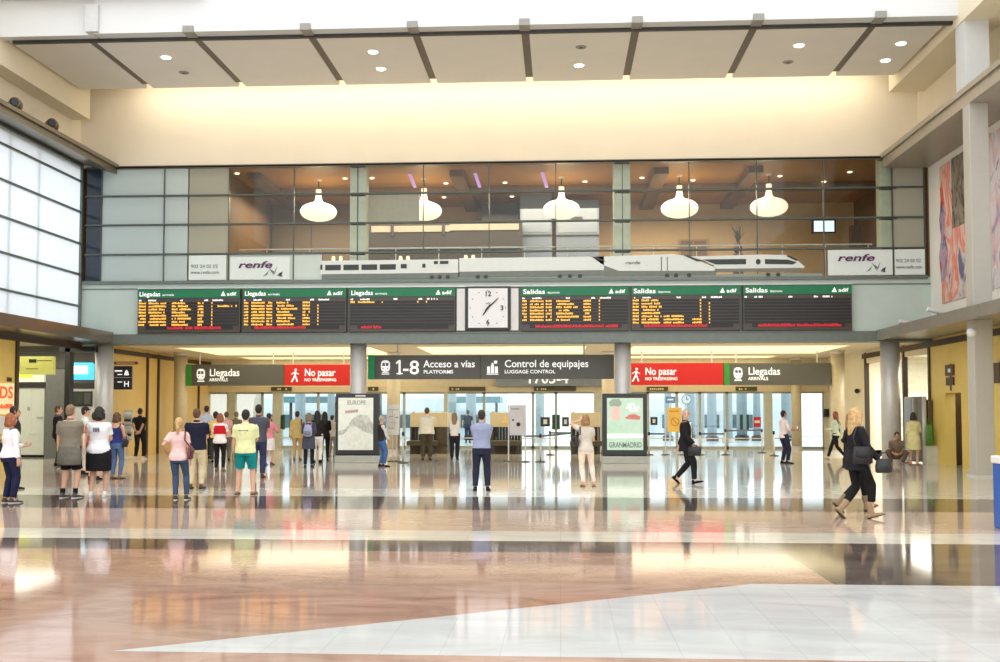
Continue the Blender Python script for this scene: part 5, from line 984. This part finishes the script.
def pouch(c, w_, d_, h_, n=14):
    x, y, z = c; return MB().loft([((x, y, z), w_*.42, d_*.3), ((x, y, z+.02), w_*.5, d_*.5), ((x, y, z+h_*.5), w_*.5, d_*.5), ((x, y, z+h_*.85), w_*.44, d_*.38), ((x, y, z+h_), w_*.38, d_*.2)], n, (1, 0, 0))
def shoulder_bag(p, label, side, c, sz, color, cross=False, name='shoulder_bag', cat='bag'):
    sx = side; tp = p['tp']; x, y, z = c; m = mat('leather_%d_%d_%d' % color, color, .5, var=.1, bump=.2)
    top = tp((-sx*.13 if cross else sx*.15, -.01, 1.45)); fr = tp((0 if cross else sx*.15, .13, 1.28)); bk = tp((0 if cross else sx*.16, -.14, 1.28))
    st = MB().loft([((x, y+sz[0]*.3, z+sz[2]), .012, .005), (fr, .016, .006), (top+V((0, .05, .01)), .018, .006), (top+V((0, -.05, .01)), .018, .006), (bk, .016, .006), ((x, y-sz[0]*.3, z+sz[2]), .012, .005)], 8)
    b = pouch((0, 0, 0), *sz).xf(Matrix.Translation((x, y, z)) @ Matrix.Rotation(pi/2, 4, 'Z'))
    fl_ = MB().loft([((x+sx*sz[1]*.42, y-sz[0]*.42, z+sz[2]*.62), .01, .05), ((x+sx*sz[1]*.5, y, z+sz[2]*.6), .012, .07), ((x+sx*sz[1]*.42, y+sz[0]*.42, z+sz[2]*.62), .01, .05)], 8)
    return carried(name, label, cat, p, (x, y, z), [('body', b, m, dict(smooth=True)), ('strap', st, m, dict(smooth=True)), ('flap', fl_, m, dict(smooth=True))])
W_ = dict(w=1)
NAVY = (34, 38, 62); JEAN = (66, 90, 128); BLK = (30, 29, 30)
# --- left group
p = person(9, 503, 412, -35, 'person with auburn hair in white shirt and navy jeans at left edge', ('long', (238, 238, 240)), ('long', (34, 38, 66)), ('bob', 'auburn'), (60, 58, 60), 'stand', 'front', 'down', w=1, g=1.18, extra={'sole': 1})
shoulder_bag(p, 'black shoulder bag of the auburn haired person in white', -1, (-.24, -.02, .98), (.26, .1, .2), (34, 32, 34), True)
person(13, 489, 405, -60, 'person with dark hair mostly hidden behind auburn haired person', ('tee', (52, 50, 54)), ('long', (150, 146, 138)), ('short', 'black'), (50, 48, 46), 'stand', 'down', 'down', tan=1)
p = person(69, 498, 403.5, -8, 'person in grey T-shirt and black shorts with jacket tied at waist', ('tee', (132, 124, 108)), ('shorts', (26, 25, 26)), ('short', 'lbrown'), (70, 66, 64), 'stand', 'down', 'low', g=1.2, spread=.12, extra={'sole': 1}, sox=(28, 28, 28))
b = MB(); T = p['T']; b.loft([(T(V((0, -.012, z))), a*p['s'], c*p['s']) for z, a, c in ((.62, .225, .17), (.72, .24, .185), (.86, .232, .18), (.98, .205, .155))], 20, (1, 0, 0)); obj('tied_jacket', b, cloth((112, 108, 98)), p['root'], local=True, voxel=.01)
person(57, 466, 405, -70, 'person in black standing beside the dark grey panel', ('tee', (36, 34, 34)), ('long', (32, 31, 32)), ('short', 'brown'), BLK, 'stand', 'down', 'front', g=1.1)
p = person(84, 474.5, 406, -60, 'person in white shirt and white trousers behind the grey T-shirt', ('tee', (236, 234, 228)), ('long', (226, 222, 212)), ('short', 'dark'), (46, 42, 40), 'stand', 'front', 'front', extra={'cap': (54, 48, 48)})
carried('red_folder', 'red folder held by person in white shirt at left', 'folder', p, (0, .36, 1.02), [('cover', MB().box(-.12, .12, .36, .385, 1.02, 1.3), mat('folder_red', (206, 54, 50), .5), {}), ('pages', MB().box(-.11, .11, .385, .395, 1.03, 1.29), WHITE, {})])
person(94, 480, 411, 5, 'person with bare legs hidden behind woman in white T-shirt', ('tee', (200, 110, 100)), ('shorts', (120, 84, 70)), ('short', 'dark'), (44, 40, 40), 'stand', 'down', 'down')
p = person(98, 496.5, 405.5, 5, 'person in white T-shirt, black skirt and white sneakers', ('tee', (238, 238, 240)), ('skirt', (28, 27, 30)), ('bob', 'black'), (232, 228, 222), 'stand', 'front', 'front', w=1, g=1.2, spread=.13, extra={'sole': 1})
b = MB()
for k in range(2):
    for i in range(3): b.box(-.06+.045*i, -.03+.045*i, -.178, -.16, 1.24-.0*k, 1.32)
b.v = [tuple(T(v)) for v in b.v]; obj('back_print', b, cloth((150, 158, 176)), p['root'], local=True)
p = person(116, 479, 411.5, -12, 'person in blue tank top and jeans beside the brochure rack', ('tank', (44, 54, 118)), ('slim', (84, 112, 152)), ('bob', 'brown'), (120, 100, 90), 'stand', 'front', 'front', w=1, g=1.05)
shoulder_bag(p, 'small dark bag at hip of person in blue tank top', 1, (.24, .02, .84), (.24, .09, .22), (36, 36, 52))
person(139.5, 459.5, 407.5, 0, 'person in black with hands clasped behind, beside brochure rack', ('tee', (30, 28, 27)), ('long', (34, 31, 29)), ('short', 'black'), (214, 200, 180), 'stand', 'back', 'back', tan=1, spread=.13, extra={'sole': 1})
p = person(178, 500, 416, 6, 'person with blond hair in pink top and blue jeans', ('tee', (232, 196, 190)), ('slim', (66, 84, 108)), ('pony', 'blond'), (44, 42, 44), 'contra', 'hipbag', 'down', w=1, g=1.05, extra={'sole': 1})
shoulder_bag(p, 'maroon shoulder bag of the blond person in pink', 1, (.24, .02, .86), (.28, .12, .28), (112, 58, 66))
person(196, 489, 407.5, 4, 'person in navy polo and khaki trousers in the queue', ('tee', (32, 34, 52)), ('long', (206, 190, 158)), ('short', 'brown'), (84, 66, 48), 'stand', 'front', 'front', g=1.2, spread=.11)
person(206, 459, 405, 10, 'tall person in pale blue shirt and dark trousers behind navy polo', ('shirt', (202, 212, 224)), ('long', (38, 38, 44)), ('short', 'dark'), BLK, 'stand', 'front', 'front')
person(215, 462.5, 411, 35, 'person in yellow orange top half hidden in the queue', ('tee', (232, 196, 110)), ('long', (58, 52, 50)), ('full', 'dark'), BLK, 'stand', 'front', 'down', w=1)
p = person(219.5, 471.5, 412.5, 8, 'person in red and white top and black trousers', ('tee', (234, 230, 224)), ('slim', (32, 30, 32)), ('bob', 'auburn'), (120, 96, 80), 'stand', 'front', 'front', w=1, g=1.08)
b = MB(); p['torso'](b, 1.12, 1.40, .030); obj('red_back_panel', b, cloth((206, 30, 42)), p['root'], local=True, voxel=.01)
person(226, 461, 411, 20, 'person in pale pink top behind the red and white top', ('tee', (226, 178, 168)), ('long', (120, 112, 96)), ('short', 'brown'), BLK, 'stand', 'down', 'front', w=1)
person(236, 456.5, 411, -15, 'person in olive grey shirt behind pale yellow T-shirt', ('tee', (130, 126, 100)), ('long', (110, 106, 84)), ('short', 'lbrown'), BLK, 'stand', 'down', 'down')
p = person(245, 494.5, 408.5, 0, 'person in pale yellow T-shirt and teal shorts', ('tee', (232, 234, 176), .42), ('shorts', (22, 138, 138)), ('short', 'black'), (150, 110, 84), 'stand', 'down', 'front', g=1.2, spread=.16, extra={'sandal': 1})
b = MB(); x = -.1
while x < .1: b.box(x, x+.014, -.158, -.135, 1.315, 1.335); x += .02
x = -.03
while x < .04: b.box(x, x+.014, -.158, -.135, 1.265, 1.285); x += .02
b.v = [tuple(p['T'](v)) for v in b.v]; obj('back_print', b, cloth((120, 120, 90)), p['root'], local=True)
person(258, 478, 403.5, 8, 'tall person in dark grey shirt and jeans beside pale yellow T-shirt', ('tee', (78, 80, 92)), ('long', (52, 60, 92)), ('short', 'black'), (90, 50, 44), 'stand', 'front', 'front', g=1.12, tan=1)
p = person(268.5, 465, 412.5, -5, 'person in pink blouse and white skirt beside the left doors', ('long', (226, 140, 148)), ('skirt', (232, 226, 220)), ('short', 'dark'), (150, 60, 70), 'stand', 'hold', 'hold', w=1)
# --- centre left
p = person(297, 460, 410.5, 5, 'person in khaki jacket and tan trousers in front of the doors', ('jacket', (206, 178, 112)), ('long', (206, 172, 116)), ('short', 'dark'), (150, 120, 90), 'stand', 'down', 'down')
shoulder_bag(p, 'dark bag at hip of person in khaki jacket', 1, (.26, .0, .95), (.26, .1, .26), (60, 46, 40))
p = person(308.5, 468, 412, 5, 'person in slate blue coat wearing a lavender backpack', ('coat', (74, 76, 90)), ('slim', (34, 33, 38)), ('bob', 'lbrown'), (60, 54, 54), 'stand', 'front', 'front', w=1)
BP = mat('backpack_lavender', (166, 166, 198), .7, var=.08, bump=.3); BPD = mat('backpack_seam', (120, 120, 152), .7)
def ptube(pts, r): return MB().loft([(v, r, r*.4) for v in pts], 8)
carried('backpack', 'lavender grey backpack on person in slate blue coat', 'backpack', p, (0, -.2, 1.02), [
    ('body', MB().loft([((0, -.205, 1.02), .11, .05), ((0, -.22, 1.05), .135, .075), ((0, -.22, 1.22), .135, .075), ((0, -.205, 1.34), .105, .055), ((0, -.19, 1.37), .06, .03)], 16, (1, 0, 0)), BP, dict(smooth=True)), ('pocket', MB().loft([((0, -.29, 1.06), .09, .02), ((0, -.3, 1.1), .1, .025), ((0, -.295, 1.18), .09, .02)], 12, (1, 0, 0)), BPD, dict(smooth=True)),
    ('strap', ptube([(-.09, -.17, 1.33), (-.1, -.06, 1.46), (-.11, .09, 1.38), (-.14, .08, 1.2)], .022), BPD, {}), ('strap', ptube([(.09, -.17, 1.33), (.1, -.06, 1.46), (.11, .09, 1.38), (.14, .08, 1.2)], .022), BPD, {})])
person(317, 463, 410, 0, 'person in black top and white trousers beside backpack wearer', ('long', (44, 38, 38)), ('long', (230, 226, 220)), ('long', 'black'), BLK, 'stand', 'front', 'front', w=1)
person(324.5, 461, 411, 15, 'person with long dark hair dressed in black near left kiosk', ('long', (40, 34, 34)), ('slim', (40, 34, 34)), ('long', 'dark'), BLK, 'stand', 'down', 'front', w=1)
p = person(332, 456.8, 414.5, -10, 'person in pale grey top partly behind the left kiosk', ('tee', (196, 190, 180)), ('long', (140, 132, 124)), ('short', 'dark'), (120, 110, 100), 'stand', 'front', 'front', extra={'cap': (90, 96, 100)})
shoulder_bag(p, 'black bag of the person beside left kiosk', -1, (-.25, -.02, 1.02), (.24, .1, .26), (36, 34, 36))
person(381.5, 466.5, 414.5, -68, 'grey haired person in black vest leaning by the left kiosk', ('vest', (48, 44, 46), (216, 212, 208)), ('long', (70, 104, 156)), ('short', 'grey'), (46, 48, 58), 'contra', 'low', 'low', g=1.08)
person(426.5, 460.5, 406.5, 2, 'large person in cream shirt bending over the luggage scanner', ('tee', (232, 222, 196), .5), ('long', (84, 74, 56)), ('short', 'brown'), (70, 56, 40), 'stand', 'front', 'front', g=1.5, lean=10, spread=.12)
person(454.5, 459.5, 412, 0, 'person with long blond hair, white blouse and black trousers', ('long', (236, 230, 220)), ('wide', (42, 40, 44)), ('long', 'dblond'), BLK, 'stand', 'crossed', 'crossed', w=1)
person(468, 441, 415.5, 0, 'person in dark clothes outside beyond the middle glass doors', ('tee', (56, 66, 84)), ('long', (48, 56, 72)), ('short', 'dark'), BLK, 'stand', 'out', 'down', loc=V((P(468, 430, 55).x, 55, 0)), H=1.72)
person(481.5, 491, 409, 2, 'person in light blue shirt and navy trousers, arms folded', ('shirt', (150, 158, 186)), ('long', (40, 42, 60)), ('short', 'dark'), (36, 34, 38), 'stand', 'crossed', 'crossed', g=1.12, spread=.135)
# --- centre right
p = person(586, 486.5, 413, 8, 'person in cream trousers and grey beige top, hand to hair', ('tee', (206, 198, 184), .3), ('slim', (236, 218, 200)), ('bob', 'dblond'), (160, 130, 110), 'contra', 'hair', 'front', w=1, spread=.13, extra={'sandal': 1})
shoulder_bag(p, 'black shoulder bag of person in cream trousers', -1, (-.26, .0, .98), (.34, .14, .24), (44, 40, 40))
p = person(686, 484, 407, -112, 'person in black suit walking past the yellow notice board', ('jacket', (30, 28, 30)), ('long', (32, 30, 32)), ('short', 'grey'), (26, 24, 24), 'walk', 'swb', 'swf', turn=-60, extra={'st': .72})
T = p['T']; b = MB(); b.add([T(v) for v in ((-.045, .142, 1.43), (.045, .142, 1.43), (.02, .158, 1.0), (-.02, .158, 1.0), (-.045, .1, 1.43), (.045, .1, 1.43), (.02, .1, 1.0), (-.02, .1, 1.0))], [(0, 1, 2, 3), (7, 6, 5, 4), (0, 4, 5, 1), (3, 2, 6, 7), (1, 5, 6, 2), (0, 3, 7, 4)]); obj('shirt_front', b, cloth((236, 232, 224)), p['root'], local=True)
b = MB(); b.add([T(v) for v in ((-.014, .155, 1.41), (.014, .155, 1.41), (.022, .168, 1.06), (-.022, .168, 1.06), (-.014, .14, 1.41), (.014, .14, 1.41), (.022, .14, 1.06), (-.022, .14, 1.06))], [(0, 1, 2, 3), (7, 6, 5, 4), (0, 4, 5, 1), (3, 2, 6, 7), (1, 5, 6, 2), (0, 3, 7, 4)]); obj('tie', b, cloth((110, 104, 112)), p['root'], local=True)
w_ = p['J']['R'][6]; x, y, z = w_.x+.03, w_.y+.02, .74
carried('briefcase', 'black briefcase carried by person in black suit', 'briefcase', p, (x, y, z-.12), [('body', MB().loft([((x, y-.14, z+.03), .05, .10), ((x, y-.13, z+.03), .055, .11), ((x, y+.13, z+.03), .055, .11), ((x, y+.14, z+.03), .05, .10)], 16, (1, 0, 0)), mat('leather_black', (28, 26, 28), .5, bump=.2), dict(smooth=True)), ('handle', MB().loft([((x, y-.06, z+.13), .01, .01), ((x, y-.04, z+.17), .01, .01), ((x, y+.04, z+.17), .01, .01), ((x, y+.06, z+.13), .01, .01)], 8), BLACK, {})])
p = person(784, 463.5, 409.5, -75, 'person in white shirt and navy trousers looking at a phone', ('tee', (240, 222, 220), .6), ('long', (46, 44, 66)), ('short', 'black'), (40, 36, 40), 'contra', 'front', 'hold', tan=1)
w_ = p['J']['R'][6]+p['J']['R'][7]*.1
carried('phone', 'small phone held by person in white shirt at right', 'phone', p, (w_.x-.03, w_.y, w_.z), [('case', MB().box(w_.x-.065, w_.x+.01, w_.y, w_.y+.012, w_.z, w_.z+.14), BLACK, {}), ('screen', MB().box(w_.x-.06, w_.x+.005, w_.y-.003, w_.y, w_.z+.01, w_.z+.13), mat('phone_screen', (200, 220, 235), .3, emit=.5), {})])
p = person(836, 460, 410, 60, 'person in pale green top and black leggings walking left', ('long', (214, 222, 200)), ('slim', (34, 32, 34)), ('long', 'auburn'), (214, 190, 160), 'walk', 'front', 'swb', w=1)
shoulder_bag(p, 'green and black bag of person in pale green top', 1, (.24, .06, .98), (.3, .12, .26), (70, 84, 62))
p = person(863, 515, 404, -76, 'second person in dark clothes walking behind the black coat', ('jacket', (36, 35, 38)), ('slim', (30, 29, 31)), ('long', 'dblond'), (138, 118, 92), 'stride', 'down', 'down', w=1, loc=G(863, 514)+V((-.05, .35, 0)), H=1.66, extra={'boot': 1, 'st': .75})
p = person(857, 518.5, 404.5, -76, 'person with blond hair in black coat and beige boots walking right', ('jacket', (34, 33, 36)), ('slim', (28, 27, 29)), ('long', 'blond'), (156, 134, 106), 'walk', 'strap', 'swf', w=1, g=.94, extra={'boot': 1, 'st': .68})
shoulder_bag(p, 'large black shoulder bag of the walking blond person', 1, (.26, -.04, .86), (.34, .16, .27), (30, 29, 32))
w_ = p['J']['R'][6]; x, y, z = w_.x+.03, w_.y+.06, .72
carried('handbag', 'black handbag held forward by the walking blond person', 'bag', p, (x, y, z), [('body', pouch((0, 0, 0), .28, .13, .22).xf(Matrix.Translation((x, y, z)) @ Matrix.Rotation(pi/2, 4, 'Z')), mat('leather_charcoal', (36, 38, 42), .45), dict(smooth=True)), ('handle', MB().loft([((x, y-.09, z+.25), .01, .01), ((x, y-.05, z+.31), .01, .01), ((x, y+.05, z+.31), .01, .01), ((x, y+.09, z+.25), .01, .01)], 8), BLACK, {})])
person(896.5, 465, 432, 168, 'person in camouflage clothes crouching beside the right steel column', ('tee', (120, 104, 86), .4), ('long', (104, 88, 74)), ('short', 'black'), (150, 130, 110), 'crouch', 'front', 'front', loc=G(896.5, 464.5), H=1.62, lean=24, tan=1)
p = person(914, 465, 411.5, -30, 'person in pale yellow green dress beside the grey cabinet', ('dress', (216, 208, 150)), ('none', BLK), ('bob', 'dark'), (206, 150, 130), 'stand', 'down', 'front', w=1, g=1.05)
c = G(928.5, 463.5)
t = thing('green_bag', 'green cloth bag hanging above the white bin', 'bag', (c.x-.02, c.y-.2, P(933, 445.7, c.y-.3).z)); zq = t.location.z; q = pouch((c.x-.02, c.y-.2, zq), .22, .14, .66); obj('body', q, cloth((96, 150, 70)), t, smooth=True); obj('handle', MB().loft([((c.x-.08, c.y-.2, zq+.62), .012, .012), ((c.x-.05, c.y-.2, zq+.85), .012, .012), ((c.x+.02, c.y-.2, zq+.85), .012, .012), ((c.x+.05, c.y-.2, zq+.62), .012, .012)], 8), cloth((70, 120, 54)), t)
